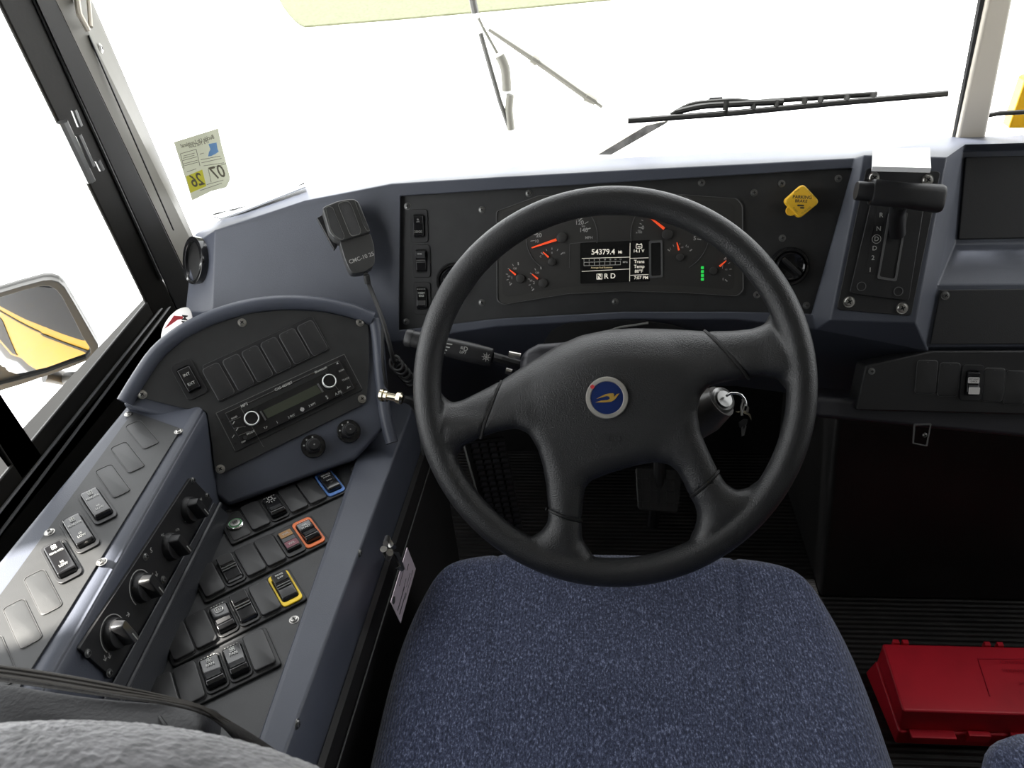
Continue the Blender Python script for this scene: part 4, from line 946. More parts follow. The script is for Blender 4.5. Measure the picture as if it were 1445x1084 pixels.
# seams between pad and spoke ends (line segments): side function
seams = [zt([(332, 275), (275, 465)]), zt([(1023, 103), (1160, 268)]), zt([(490, 695), (608, 736)]), zt([(1058, 572), (968, 655)])]
seams = [W2(s) for s in seams]
ctr = WF.px(868, 560)
def side(p):
    for (a, b) in seams:
        f = lambda q: (b[0]-a[0])*(q[1]-a[1])-(b[1]-a[1])*(q[0]-a[0])
        if f(p)*f(ctr) < 0:
            mx, my = (a[0]+b[0])/2, (a[1]+b[1])/2
            # only the spoke of this seam lies beyond it
            if sqrt((p[0]-mx)**2+(p[1]-my)**2) < .135 and (p[0]-wcx)*(mx-wcx)+(p[1]-wcy)*(my-wcy) > 0: return False
    return True
_tp = W2(top); TOPL = []
for k in range(len(_tp)-1):
    for q in range(6): TOPL.append((_tp[k][0]+(_tp[k+1][0]-_tp[k][0])*q/6, _tp[k][1]+(_tp[k+1][1]-_tp[k][1])*q/6))
_zc = {}
def zbase(p):
    k = (round(p[0], 5), round(p[1], 5))
    if k not in _zc: _zc[k] = zbase0(p)
    return _zc[k]
def zbase0(p):
    r = sqrt((p[0]-wcx)**2+(p[1]-wcy)**2); t = min(1, max(0, (r-.09)/(RM-.09)))
    dish = -.012*(1-t)-.000
    dt = sqrt(min(((p[0]-q[0])**2+(p[1]-q[1])**2) for q in TOPL)); dd = .040-dt; topd = (dd+sqrt(dd*dd+.016**2))/2 if p[1] > wcy-.06 else 0.0
    fl_ = min(1, max(0, (p[1]-wcy+.06)/.03)); return dish - 0.80*topd*fl_*(1-.6*t)
def snap(p, lim):
    best = lim*lim; out = p; x, y = p
    for poly, cl in ((body, 1), *((s_, 0) for s_ in seams)):
        for i in range(0 if cl else 1, len(poly)):
            x1, y1 = poly[i-1]; x2, y2 = poly[i]; dx, dy = x2-x1, y2-y1; L = dx*dx+dy*dy
            if L < 1e-14: continue
            t = max(0, min(1, ((x-x1)*dx+(y-y1)*dy)/L)); q = (x1+t*dx, y1+t*dy); d = (q[0]-x)**2+(q[1]-y)**2
            if d < best: best = d; out = q
    return out
def height_solid(cells, cs, hf, bf):
    idx = {}; vs = []; fs = []; cset = set(cells)
    def vid(i, j, k):
        key = (i, j, k)
        if key not in idx:
            p = (i*cs, j*cs)
            if not all(c in cset for c in ((i, j), (i-1, j), (i, j-1), (i-1, j-1))): p = snap(p, cs*1.3)
            idx[key] = len(vs); vs.append((p[0], p[1], hf(p) if k else bf(p)))
        return idx[key]
    for (i, j) in cells:
        fs.append((vid(i, j, 1), vid(i+1, j, 1), vid(i+1, j+1, 1), vid(i, j+1, 1)))
        fs.append((vid(i, j+1, 0), vid(i+1, j+1, 0), vid(i+1, j, 0), vid(i, j, 0)))
        for (di, dj, a, b) in ((0, -1, (0, 0), (1, 0)), (1, 0, (1, 0), (1, 1)), (0, 1, (1, 1), (0, 1)), (-1, 0, (0, 1), (0, 0))):
            if (i+di, j+dj) not in cset:
                fs.append((vid(i+a[0], j+a[1], 1), vid(i+a[0], j+a[1], 0), vid(i+b[0], j+b[1], 0), vid(i+b[0], j+b[1], 1)))
    return vs, fs
CS = .0032; hub, stub = [], []
for i in range(-90, 90):
    for j in range(-90, 90):
        p = ((i+.5)*CS, (j+.5)*CS)
        if (p[0]-wcx)**2+(p[1]-wcy)**2 > RM*RM or not inside(p, body): continue
        (hub if side(p) else stub).append((i, j))
_dc = {}
def hf(p):
    k = (round(p[0], 5), round(p[1], 5))
    if k not in _dc: _dc[k] = pdist(p, body)
    d = _dc[k]; t = min(1, d/.022)
    return zbase(p)+.014*sqrt(max(0, 1-(1-t)**2))
def bf(p): return zbase(p)-.016
def remesh(o, vox, it=6, fac=.6):
    r = o.modifiers.new('remesh', 'REMESH'); r.mode = 'VOXEL'; r.voxel_size = vox; r.use_smooth_shade = True
    s = o.modifiers.new('smooth', 'SMOOTH'); s.iterations = it; s.factor = fac
m = MB(); vs, fs = height_solid(stub, CS, hf, bf); m.add(vs, fs)
L = []
for k in range(128):
    a = 2*pi*k/128
    L.append([(wcx+(RM+rm*cos(t*pi/10))*cos(a), wcy+(RM+rm*cos(t*pi/10))*sin(a), rm*.95*sin(t*pi/10)) for t in range(20)])
L.append(L[0]); m.loops(L, False, False)
rim = m.build('rim', LEATHER, wheel, smooth=180); remesh(rim, .0024, 8)
m = MB(); vs, fs = height_solid(hub, CS, lambda p: hf(p)+.0012, bf); m.add(vs, fs)
pad = m.build('hub_pad', LEATHER, wheel, smooth=180); remesh(pad, .0022, 8)
for a, b in seams:
    n = 14; pts = []; m = MB()
    bow = (b[0]-a[0], b[1]-a[1])
    for k in range(n+1):
        t = k/n; p = (a[0]+bow[0]*t, a[1]+bow[1]*t); pts.append((p[0], p[1], hf(p)-.0002))
    m.tube(pts, .0020, 6); m.build('seam', SEAM, wheel)
eu, ev = WF.px(856.5, 561.5, .003); eh = hf((eu, ev))+.0015
m = MB(); re = .0242; m.lathe([(re, -.003), (re, .0022), (re*.96, .0040), (re*.80, .0044), (re*.765, .0030)], 48, eu, ev); emb = m.build('emblem', M('emblem_silver', (.62, .60, .55), .28, metal=.6), wheel, T((0, 0, eh)))
m = MB(); m.lathe([(re*.775, .0030), (re*.6, .0036), (.0003, .0040)], 48, eu, ev); m.build('emblem_disc', BLUEE, emb)
zb = lambda l: [WF.px(800+x/8.342, 510+y/8.342, .003) for x, y in l]
m = MB()
m.prism(zb([(335, 483), (400, 462), (440, 458), (480, 455), (505, 440), (500, 415), (470, 408), (420, 422), (345, 442), (400, 412), (450, 388), (500, 377), (545, 376), (556, 390), (553, 420), (566, 408), (585, 385), (620, 377), (600, 400), (580, 430), (555, 455), (520, 475), (440, 482)]), .0041, .0046)
m.build('bird_mark', GOLD, emb, smooth=0)
m = MB(); m.prism(rrect(.0045, .0045, .0015, 2, *WF.px(836, 546, .003), rot=.6), .0040, .0047); m.build('red_mark', REDDOT, emb)
m = MB(); u, v = WF.px(868, 619, .003); zz = hf((u, v)); m.ring(rrect(.013, .006, .001, 2, u, v), rrect(.012, .005, .001, 2, u, v), zz+.001, zz+.0022); m.build('horn_mark', SEAM, wheel)

# ---------------- steering column and cowl
colm = thing('steering_column', 'dark steering column shroud behind the wheel with ignition lock', 'steering column', WF.mat(0, 0, -.05))
CIv = colm.matrix_world.inverted()
m = MB(); A = WF.w(*WF.px(868, 560), -.062); B = V((.03, 1.22, .50))
axc = (B-A); CFm = Frame(-axc, A, (1, 0, 0))
m.loops([[(x, y, 0) for x, y in rrect(.105, .10, .03, 5)], [(x*1.1, y*1.05, -.04) for x, y in rrect(.12, .10, .03, 5)], [(x*1.15, y*1.05, -.16) for x, y in rrect(.12, .10, .03, 5)], [(x*.8, y*.8, -.30) for x, y in rrect(.12, .10, .03, 5)], [(x*.6, y*.6, -.46) for x, y in rrect(.12, .10, .03, 5)]])
m.build('shroud', SHELLD, colm, CIv @ CFm.mat(), bevel=.002)
# rounded shroud corner seen above the left spoke
m = MB(); q = [PD(735, 498, 1.02), PD(760, 485, 1.02), PD(830, 480, 1.03), PD(830, 540, 1.0), PD(733, 540, 1.0)]
off = CF*.10
m.loops([[p+off for p in q], [p for p in q]]); m.build('upper_shroud', SHELLD, colm, CIv, bevel=.012, bseg=4)
# dark cutout in the lower fascia
m = MB(); cp = [(766, 486), (778, 466), (800, 456), (850, 452), (905, 452), (950, 458), (975, 468), (985, 486)]
GF = Frame((V(DF.n)+V((0, -.6, -.2))), DF.P(870, 452, h1+.002), (1, 0, 0))
m = MB(); m.prism(roundpoly(GF.pp(cp), .004), 0, .0015); m.build('column_opening', SEAM, dash, INV @ GF.mat())
m = MB(); m.tube([GF.P(850, 470, .004), GF.P(875, 462, .006), GF.P(915, 456, .004)], .0018, 6); m.build('wire', DIM, dash, INV)
# ignition
m = MB(); IA = PD(1003, 572, 1.0); IB = PD(1022, 561, .985); m.tube([PD(975, 590, 1.01), PD(998, 580, 1.0), PD(1018, 566, .985)], [.030, .027, .021], 20)
ig = m.build('ignition_housing', M('housing_sheen', (.09, .085, .08), .3, bump=.1, bscale=300), colm, CIv, smooth=60)
IF = Frame(PD(1021, 563, .975)-PD(1006, 572, .995), PD(1019, 565, .980), (0, 0, 1))
m = MB(); m.lathe([(.0165, -.004), (.0165, .002), (.014, .004), (.011, .003), (.0105, .006), (.004, .0065)], 28, c1=True); m.build('lock_ring', DSTEEL, ig, CIv @ IF.mat() if False else (wm(ig).inverted() @ IF.mat()))
kt = thing('key_set', 'small metal keys hanging on a bent wire ring from the ignition lock', 'keys', T(PD(1030, 562, .965)))
KV = kt.matrix_world.inverted()
kp = lambda x, y, d=.965: PD(960+x/9.036, 520+y/9.036, d)
m = MB(); m.tube([kp(590, 350, .972), kp(650, 316), kp(720, 316), kp(780, 340), kp(820, 390), kp(838, 450), kp(835, 480)], .0016, 8); m.build('key_stem', CHROME, kt, KV, smooth=60)
m = MB(); m.tube([kp(790, 390), kp(800, 420), kp(775, 490), kp(785, 600), kp(800, 590)], .0012, 8); m.tube([kp(835, 430), kp(810, 500), kp(800, 560)], .0009, 8); m.build('key_ring', STEEL, kt, KV, smooth=60)
def flat(pts, th=.0012, d=.965):
    m = MB(); P = [kp(x, y, d) for x, y in pts]; m.loops([[tuple(p) for p in P], [tuple(p+CF*th) for p in P]]); return m
flat([(705, 550), (780, 540), (830, 540), (890, 580), (905, 620), (905, 670), (893, 640), (870, 600), (820, 575), (780, 560), (730, 562)]).build('key', BRASS, kt, KV, smooth=0)
flat([(860, 475), (878, 500), (870, 560), (840, 560)]).build('key', STEEL, kt, KV, smooth=0)
flat([(778, 760), (800, 740), (812, 790), (835, 720), (845, 740), (815, 860), (800, 855), (785, 870)]).build('key', DSTEEL, kt, KV, smooth=0)
flat([(745, 690), (820, 640), (860, 650), (850, 720), (800, 760), (760, 760)], .002, .97).build('key_head', BLACK, kt, KV, smooth=0)

# ---------------- turn signal stalk
st = thing('turn_signal_stalk', 'black multifunction stalk with white symbols left of the steering column', 'stalk', T(PD(650, 495, 1.03)))
SV = st.matrix_world.inverted()
s_ = lambda x, y: (520+x/6.02, 460+y/6.02)
dS = 1.03
pA, pB = PD(*s_(350, 105), dS), PD(*s_(1050, 270), dS-.005)
STF = Frame(pB-pA, pA, (CU-CU.dot((pB-pA).normalized())*(pB-pA).normalized()))
Ls = (pB-pA).length
def sl(z, w, h): return [(x, y, z) for x, y in rrect(w, h, min(w, h)*.45, 5)]
m = MB(); m.loops([sl(-.006, .018, .018), sl(-.004, .0225, .022), sl(.004, .0225, .022)]); m.build('end_button', BLACK, st, SV @ STF.mat(), smooth=50)
m = MB(); m.loops([sl(.0, .021, .021), sl(.03, .024, .023), sl(Ls*.75, .026, .024), sl(Ls*.99, .024, .016), sl(Ls, .020, .012)]); m.build('barrel', BLACK, st, SV @ STF.mat(), smooth=50)
pC = PD(745, 519, dS+.01)
m = MB(); m.tube([pB, pC], .0075, 10); m.build('arm', BLACK, st, SV)
m = MB()
for x0, y0, x1, y1 in ((1190, 240, 1290, 260), (1165, 380, 1215, 395)):
    m.tube([PD(*s_(x0, y0), 1.02), PD(*s_(x1, y1), 1.02)], .0042, 10)
m.build('metal_pin', STEEL, st, SV)
fz = lambda x, y: PD(*s_(x, y), dS-.016)
SQ = Frame(CAM-fz(820, 210), fz(820, 210), pB-pA)
m = MB()
for k, (x0, x1, y) in enumerate(((640, 712, 152), (632, 690, 178), (622, 668, 202), (616, 652, 226), (614, 636, 244))):
    m.bar(SQ.px(*s_(x0, y-6)), SQ.px(*s_(x1, y+6)), .0016-.0002*k, -.0002, .0003)
m.text('\u2261D', *SQ.px(*s_(812, 193)), .0075, .0003); m.text('LIFT', *SQ.px(*s_(802, 226)), .0048, .0003)
for k in range(4):
    a = k*pi/4+.1; c = V(SQ.px(*s_(1000, 265))); d = V((cos(a), sin(a)))*.0058; m.bar(tuple(c-d), tuple(c+d), .0007, -.0002, .0003)
m.ring(circ(.0035, 12, *SQ.px(*s_(1000, 265))), circ(.0030, 12, *SQ.px(*s_(1000, 265))), 0, .0003)
m.build('symbols', LEGEND, st, SV @ SQ.mat(), smooth=0)

# ---------------- radio microphone on the left fascia
mf_p = PD(487, 330, 1.15)
MF = Frame((mf_n := (CAM-mf_p).normalized()+V((.0, .25, .1))), mf_p, (CR*cos(.30)-CU*(-sin(.30))))
mic = thing('handheld_microphone', 'dark grey handheld microphone clipped to the left dash fascia', 'microphone', MF.mat())
z8 = lambda l: [(440+x/8.34, 270+y/8.34) for x, y in l]
headp = z8([(125, 205), (150, 175), (290, 115), (400, 90), (500, 85), (550, 120), (575, 170), (690, 465), (660, 490), (470, 545), (400, 570), (350, 590), (260, 545), (205, 480)])
lowp = z8([(325, 590), (690, 490), (735, 640), (745, 830), (720, 890), (620, 950), (520, 965), (470, 960), (430, 900), (380, 770)])
MICM = M('mic_plastic', (.045, .045, .044), .38, bump=.15, bscale=700)
def mprism(pts, z0, z1, b, name, mat, seg=3, ins=None):
    P = MF.pp(pts, z1); m = MB()
    if area(P) < 0: P = P[::-1]
    m.prism(roundpoly(P, .004), z0, z1); return m.build(name, mat, mic, bevel=b, bseg=seg)
mprism(headp, -.026, .012, .004, 'head', MICM); mprism(lowp, -.024, .006, .004, 'grip', MICM)
GR = M('mic_grille', (.03, .03, .03), .6, bump=.8, bscale=1500)
for gp_ in ([(165, 200), (200, 180), (250, 200), (275, 270), (380, 520), (370, 565), (330, 560), (260, 510), (220, 440)], [(310, 155), (390, 120), (440, 130), (470, 180), (575, 460), (560, 505), (470, 525), (440, 480)], [(505, 115), (540, 130), (560, 180), (680, 460), (655, 470), (620, 420)]):
    P = MF.pp(z8(gp_), .012); m = MB(); P = P if area(P) > 0 else P[::-1]; P = roundpoly(P, .003); m.prism(P, .0115, .0126); gg = m.build('grille', GR, mic)
    c = (sum(p[0] for p in P)/len(P), sum(p[1] for p in P)/len(P)); m = MB(); m.ring([(c[0]+(x-c[0])*1.07, c[1]+(y-c[1])*1.035) for x, y in P], P, .0115, .0134); m.build('grille_frame', M('grille_edge', (.16, .16, .15), .35), gg)
m = MB(); u, v = MF.px(*z8([(585, 785)])[0], .006); m.text('CMC-10 25', u, v, .0080, .0065, MF.ang(z8([(495, 815)])[0], z8([(665, 755)])[0], .006)); m.build('lettering', LEGEND, mic, smooth=0)
m = MB(); m.prism(MF.pp(z8([(60, 315), (125, 280), (300, 640), (265, 690)]), -.02), -.030, -.018); m.build('side_bracket', BLACK, mic, bevel=.001)
MI = mic.matrix_world.inverted()
cord = [MF.P(515, 384, -.008), PD(520, 400, 1.16), PD(530, 425, 1.12), PD(541, 455, 1.10), PD(548, 480, 1.10), PD(553, 500, 1.11), PD(556, 510, 1.13)]
m = MB(); m.tube(smooth_path(cord), .0032, 8); c0_ = cord[-1]
m.tube(smooth_path([PD(517, 388, 1.15), PD(519, 400, 1.155)], 2), .0045, 8)
coil = []
for k in range(70):
    a = k/70*2*pi*5; t = k/70; coil.append(c0_+V((.008*cos(a)+.012*t, .03*t+.004*sin(a), -.055*t+.008*sin(a))))
m.tube(coil, .0024, 6); m.build('cord', RUBBER, mic, MI, smooth=60)
m = MB(); m.tube(smooth_path([PD(541, 450, 1.13), PD(540, 480, 1.12), PD(541, 520, 1.12), PD(548, 560, 1.14)]), .0022, 6); m.build('cord', RUBBER, mic, MI)

# ---------------- coaxial connector on the pod
cc = thing('cable_connector', 'small brass-coloured threaded cable connector on the right side of the radio pod', 'connector', T(PD(540, 559, 1.02)))
a, b = PD(538, 557.5, 1.03), PD(569, 563, 1.02); CCF = Frame(b-a, a, (0, 0, 1)); Lc = (b-a).length
m = MB(); m.lathe([(.0085, 0), (.0085, .004), (.006, .0045), (.0075, .006), (.0075, .010), (.0055, .011), (.0055, Lc*.72), (.0078, Lc*.75), (.0078, Lc*.92), (.005, Lc)], 12, c0=True, c1=True); m.build('body', BRASS, cc, cc.matrix_world.inverted() @ CCF.mat(), smooth=30)
m = MB(); m.tube(smooth_path([b, PD(582, 569, 1.03), PD(592, 590, 1.06), PD(600, 640, 1.10)]), .005, 8); m.build('cable', RUBBER, cc, cc.matrix_world.inverted())

# ---------------- clip with pink card tag on the console wall
XK = ln(o0, o1, .8).x+.02
ct = thing('card_tag', 'pale pink printed card with curled lower edge hanging from a metal clip', 'tag', T(PX(565, 830, XK+.02)))
TV = ct.matrix_world.inverted()
zc = lambda x, y: (520+x/6.78, 740+y/6.78)
cq = [PX(*zc(*p), XK+.02) for p in ((368, 222), (450, 425), (305, 945), (212, 745))]
CTF = Frame((cq[1]-cq[0]).cross(cq[3]-cq[0]), cq[0], cq[3]-cq[0])
if CTF.n.dot(CAM-cq[0]) < 0: CTF = Frame(-CTF.n, cq[0], cq[3]-cq[0])
m = MB(); m.prism(CTF.pp([zc(*p) for p in ((368, 222), (450, 425), (305, 945), (212, 745))]), -.0004, .0004); m.build('card', PINK, ct, TV @ CTF.mat(), smooth=0)
m = MB()
for (a, b, w) in (((340, 600), (275, 825), .0022), ((352, 660), (293, 860), .0022), ((330, 450), (290, 590), .001), ((355, 520), (310, 700), .001), ((380, 380), (365, 440), .0012), ((395, 470), (360, 600), .0008), ((405, 500), (345, 720), .0006), ((418, 440), (408, 490), .0012)): m.bar(CTF.px(*zc(*a)), CTF.px(*zc(*b)), w, .0004, .0007)
m.prism([CTF.px(*zc(*p)) for p in ((235, 690), (250, 690), (250, 740), (238, 768), (226, 755), (224, 720))], .0004, .0007)
m.build('printing', INK, ct, TV @ CTF.mat(), smooth=0)
m = MB(); k_ = lambda x, y, o=.02: PX(*zc(x, y), XK+o)
m.tube([k_(165, 185), k_(180, 130, .015), k_(215, 200), k_(240, 215)], .0035, 8); m.tube([k_(145, 235, .01), k_(190, 320, .01), k_(205, 270)], .0045, 8)
P = [k_(205, 260), k_(270, 265), k_(310, 370), k_(330, 430), k_(300, 450), k_(255, 420), k_(290, 400), k_(245, 300)]; m.loops([[tuple(p) for p in P], [tuple(p+V((.003, -.001, .001))) for p in P]])
m.build('clip', STEEL, ct, TV, smooth=50)

# ================================================================== DRIVER SEAT
seat = thing('driver_seat', 'blue fleck fabric driver seat cushion below the steering wheel', 'seat', T((.05, .42, 0)))
SI = seat.matrix_world.inverted()
def cushion(x0, x1, y0, y1, zt, th, rc, re, dome=.012, grooves=(), nx=60, ny=60):
    m = MB(); cx, cy = (x0+x1)/2, (y0+y1)/2; a, b = (x1-x0)/2, (y1-y0)/2; vs = []; fs = []
    # grid mapped into a rounded rectangle with rolled edges
    def pt(u, v):
        x, y = u, v
        # square to squircle corner rounding
        X = cx + a*x*(1-.16*y**4*abs(x)**3*(1 if y > 0 else .2)); Y = cy + b*y*(1-.14*abs(x)**5)
        d = min(1-abs(x), 1-abs(y)); e = re/min(a, b)
        ex_ = min(1, (1-abs(x))*a/re); ey_ = min(1, (1-abs(y))*b/re)
        h = sqrt(max(0, 1-(1-ex_)**2.2))*sqrt(max(0, 1-(1-ey_)**2.2))
        z = zt - re*1.3*(1-h) + dome*(1-x*x)*(1-y*y) 
        for gx in grooves: z -= .0040*math.exp(-((X-gx(Y))/.0030)**2)
        return (X, Y, z)
    for j in range(ny+1):
        for i in range(nx+1):
            u = -1+2*i/nx; v = -1+2*j/ny; u = math.copysign(1-(1-abs(u))**1.35, u); v = math.copysign(1-(1-abs(v))**1.35, v)
            vs.append(pt(u, v))
    for j in range(ny):
        for i in range(nx): k = j*(nx+1)+i; fs.append((k, k+1, k+nx+2, k+nx+1))
    ring = [i for i in range(nx+1)] + [j*(nx+1)+nx for j in range(1, ny+1)] + [ny*(nx+1)+i for i in range(nx-1, -1, -1)] + [j*(nx+1) for j in range(ny-1, 0, -1)]
    base = len(vs); lv = []
    for k, (sc, dz) in enumerate(((1.0, -.03), (.985, -th*.6), (.93, -th))):
        for i in ring: x, y, z = vs[i]; lv.append((cx+(x-cx)*sc, cy+(y-cy)*sc, zt-re*1.3+dz))
    n = len(ring); vs2 = vs+lv; prev = ring
    for k in range(3):
        cur = list(range(base+k*n, base+(k+1)*n))
        for i in range(n): fs.append((prev[i], cur[i], cur[(i+1) % n], prev[(i+1) % n]))
        prev = cur
    fs.append(tuple(prev[::-1])); m.add(vs2, fs); return m
g1_, g2_ = (PZ(700, 787, .475), PZ(692, 1084, .475)), (PZ(1040, 803, .475), PZ(1056, 1084, .475))
gl = [lambda Y: ln(g1_[0], g1_[1], Y).x, lambda Y: ln(g2_[0], g2_[1], Y).x]
m = cushion(-.238, .338, .12, .788, .468, .10, .1, .055, grooves=gl, nx=150, ny=70)
cu = m.build('cushion', FABRIC, seat, SI, smooth=180)
STM = M('stitch_thread', (.012, .018, .05), .8)
m = MB()
pr = [PZ(1200, 905, .452), PZ(1222, 960, .452), PZ(1238, 1020, .45), PZ(1247, 1090, .448)]
m = MB(); m.box((.05, .40, .30), (.42, .50, .06)); m.box((.05, .40, .14), (.28, .34, .26)); m.box((.05, .40, .02), (.36, .44, .03)); m.build('pedestal', BLACK, seat, SI, bevel=.01)
m = MB(); m.box((.05, -.02, .62), (.50, .10, .45)); m.build('backrest', FABRIC, seat, SI, bevel=.04, bseg=4)
ar = thing('seat_bolster', 'small corner of blue fabric seat at the lower right photo edge', 'seat', T(PD(1470, 1110, .80)))
m = MB(); m.lathe([(.001, -.05), (.035, -.045), (.05, -.02), (.053, 0), (.045, .02), (.02, .034), (.001, .038)], 28); ob = m.build('padding', FABRIC, ar, None, smooth=180)
m = MB(); m.cyl(.02, -.60, -.04, 16); m.build('post', BLACK, ar)

# ================================================================== FLOOR AREA
kit = thing('triangle_kit_box', 'red plastic emergency triangle box lying on the floor right of the seat', 'box', T((.75, .84, 0)))
KI2 = kit.matrix_world.inverted(); zk = .10
ta, tb = PZ(1245, 908, zk), PZ(1274, 1003, zk); ba, bb = PZ(1262, 1050, 0.0), PZ(1240, 925, 0)
X2 = ta.x+.47; yb_, yf_ = ta.y, tb.y; yb0 = yb_+.012; yf0 = PZ(1300, 1052, 0).y
m = MB()
bl0 = PZ(1262, 1048, 0)
m.loops([[(bl0.x-.0, yf0, .002), (X2+.01, yf0, .002), (X2+.01, yb0, .002), (bl0.x-.01, yb0, .002)],
         [((bl0.x+tb.x)/2, (yf0+yf_)/2-.004, zk*.45), (X2+.005, (yf0+yf_)/2-.004, zk*.45), (X2+.005, (yb0+yb_)/2, zk*.45), ((bl0.x+ta.x)/2, (yb0+yb_)/2, zk*.45)],
         ]); m.build('base', RED, kit, KI2, bevel=.004, bseg=3)
m = MB(); m.loops([[((bl0.x+tb.x)/2+.002, (yf0+yf_)/2, zk*.45), (X2+.004, (yf0+yf_)/2, zk*.45), (X2+.004, (yb0+yb_)/2, zk*.45), ((bl0.x+ta.x)/2+.002, (yb0+yb_)/2, zk*.45)],
         [tuple(tb), (X2, yf_, zk), (X2, yb_, zk), tuple(ta)]]); m.build('lid', RED, kit, KI2, bevel=.004, bseg=3)
m = MB(); yy = (yf0+yf_)/2-.008
m.box((bl0.x+.045, yy, zk*.47), (.07, .016, .006)); m.box((bl0.x+.225, yy, zk*.47), (.12, .016, .006)); m.build('flange', RED, kit, KI2, bevel=.002)
m = MB(); m.box((bl0.x+.115, yy, zk*.46), (.035, .010, .018)); m.build('latch', RED, kit, KI2, bevel=.002)
m = MB()
for x in (1265, 1278, 1392, 1410): p = PZ(x, 907, zk); m.box((p.x+.0, yb_+.004, zk-.004), (.010, .008, .012))
m.build('hinge', RED, kit, KI2, bevel=.001)
KF = Frame((0, 0, 1), (0, 0, zk), (1, 0, 0)); REDD = M('embossed_red', (.50, .012, .03), .35)
m = MB(); m.bar(KF.px(1380, 930), KF.px(1397, 983), .0015, 0, .0012); m.bar(KF.px(1380, 930), KF.px(1470, 931), .0015, 0, .0012)
for s, x, y in (('EMERGENCY', 1432, 935), ('TRIANGLES', 1434, 947), ('KIT', 1443, 965), ('3', 1440, 978)): m.text(s, *KF.px(x, y), .009, .0012, pi)
m.build('embossing', REDD, kit, KI2 @ KF.mat(), smooth=0)
# brake pedal & louvred kick panel
bp = thing('brake_pedal', 'dark rubber brake pedal in the footwell seen through the wheel', 'pedal', T((.17, 1.30, .0)))
BF = Frame((0, -.7, .72), PD(930, 690, 1.62), (1, 0, 0)); BI = bp.matrix_world.inverted()
m = MB(); m.prism(roundpoly(BF.pp([(896, 660), (962, 664), (956, 724), (900, 720)]), .008), 0, .012); pdl = m.build('pad', M('pedal_rubber', (.012, .012, .012), .5), bp, BI @ BF.mat(), bevel=.003)
m = MB()
for k in range(5): m.bar(BF.px(905+k*12, 668), BF.px(907+k*11, 716), .003, .012, .015)
for k in range(3): m.bar(BF.px(900, 675+k*16), BF.px(958, 678+k*16), .003, .012, .015)
m.build('tread', BLACK, bp, BI @ BF.mat())
m = MB(); c = BF.P(930, 690); m.tube([c, c+V((0, .06, .12)), c+V((0, .10, .30))], .012, 10); m.tube([c+V((0, .02, 0)), V((c.x, c.y+.06, .0))], .012, 8); m.build('arm', BLACK, bp, BI)
kg = thing('louvre_panel', 'black louvred vent panel in the footwell left of the pedals', 'vent panel', T((-.12, 1.3, .1)))
LFm = Frame((.55, -.8, .25), PD(700, 680, 1.45), (1, .7, 0)); 
m = MB(); m.prism(LFm.pp([(655, 625), (712, 618), (738, 745), (690, 752)]), -.01, 0); m.build('back_plate', SEAM, kg, kg.matrix_world.inverted() @ LFm.mat())
m = MB()
for k in range(16):
    t = k/15
    a = (662+30*t, 628+116*t); b = (711+24*t, 624+116*t)
    for c_ in range(4):
        f0, f1 = c_/4+.03, (c_+1)/4-.03; P0 = (a[0]+(b[0]-a[0])*f0, a[1]+(b[1]-a[1])*f0); P1 = (a[0]+(b[0]-a[0])*f1, a[1]+(b[1]-a[1])*f1)
        m.bar(LFm.px(*P0), LFm.px(*P1), .006, 0, .006)
m.build('louvres', SHELLD, kg, kg.matrix_world.inverted() @ LFm.mat())
# metal edge strip on floor below dash
# ================================================================== LOWER LEFT: bag, strap, fleece
bag = thing('vinyl_bag', 'black vinyl bag resting on the near end of the side console', 'bag', T((-.5, .3, ZL)))
BGI = bag.matrix_world.inverted()
def patch(rows_, name, mat, parent, inv, th=.004, sub=2, **k):
    m = MB(); nr, nc = len(rows_), len(rows_[0]); vs = [tuple(p) for r in rows_ for p in r]
    fs = [(i*nc+j, i*nc+j+1, (i+1)*nc+j+1, (i+1)*nc+j) for i in range(nr-1) for j in range(nc-1)]; m.add(vs, fs)
    o = m.build(name, mat, parent, inv, smooth=180); s = o.modifiers.new('sol', 'SOLIDIFY'); s.thickness = th; s.offset = -1
    b = o.modifiers.new('sub', 'SUBSURF'); b.levels = sub; b.render_levels = sub; return o
zb_ = .70
r_ = [
 [PZ(-60, 955, .69), PZ(40, 972, .69), PZ(120, 985, .69), PZ(200, 992, .69), PZ(255, 996, .685), PZ(292, 1000, .67), PZ(308, 1006, .62)],
 [PZ(-60, 985, .69), PZ(40, 995, .69), PZ(120, 1004, .688), PZ(200, 1008, .685), PZ(255, 1008, .683), PZ(296, 1012, .69), PZ(312, 1020, .62)],
 [PZ(-60, 1030, .695), PZ(40, 1035, .695), PZ(120, 1040, .695), PZ(200, 1042, .692), PZ(250, 1045, .688), PZ(290, 1050, .69), PZ(306, 1060, .61)],
 [PZ(-60, 1100, .695), PZ(40, 1100, .695), PZ(120, 1100, .695), PZ(200, 1105, .692), PZ(250, 1110, .688), PZ(280, 1110, .69), PZ(296, 1120, .60)],
 [PZ(-60, 1200, .69), PZ(40, 1200, .69), PZ(120, 1200, .69), PZ(200, 1200, .688), PZ(240, 1200, .70), PZ(270, 1200, .68), PZ(286, 1200, .58)]]
patch(r_, 'body', VINYL, bag, BGI, .003)
m = MB(); m.tube(smooth_path([PZ(225, 1012, .690), PZ(238, 1030, .696), PZ(250, 1046, .688), PZ(262, 1075, .685)]), .0016, 6); m.build('seam', SEAM, bag, BGI)
strap = thing('webbing_strap', 'black ribbed webbing strap lying across the front of the black bag', 'strap', T((-.5, .38, ZL)))
SPI = strap.matrix_world.inverted()
up_ = [(-60, 932), (30, 944), (110, 957), (180, 972), (240, 987), (290, 1003), (330, 1022), (400, 1062), (430, 1100)]
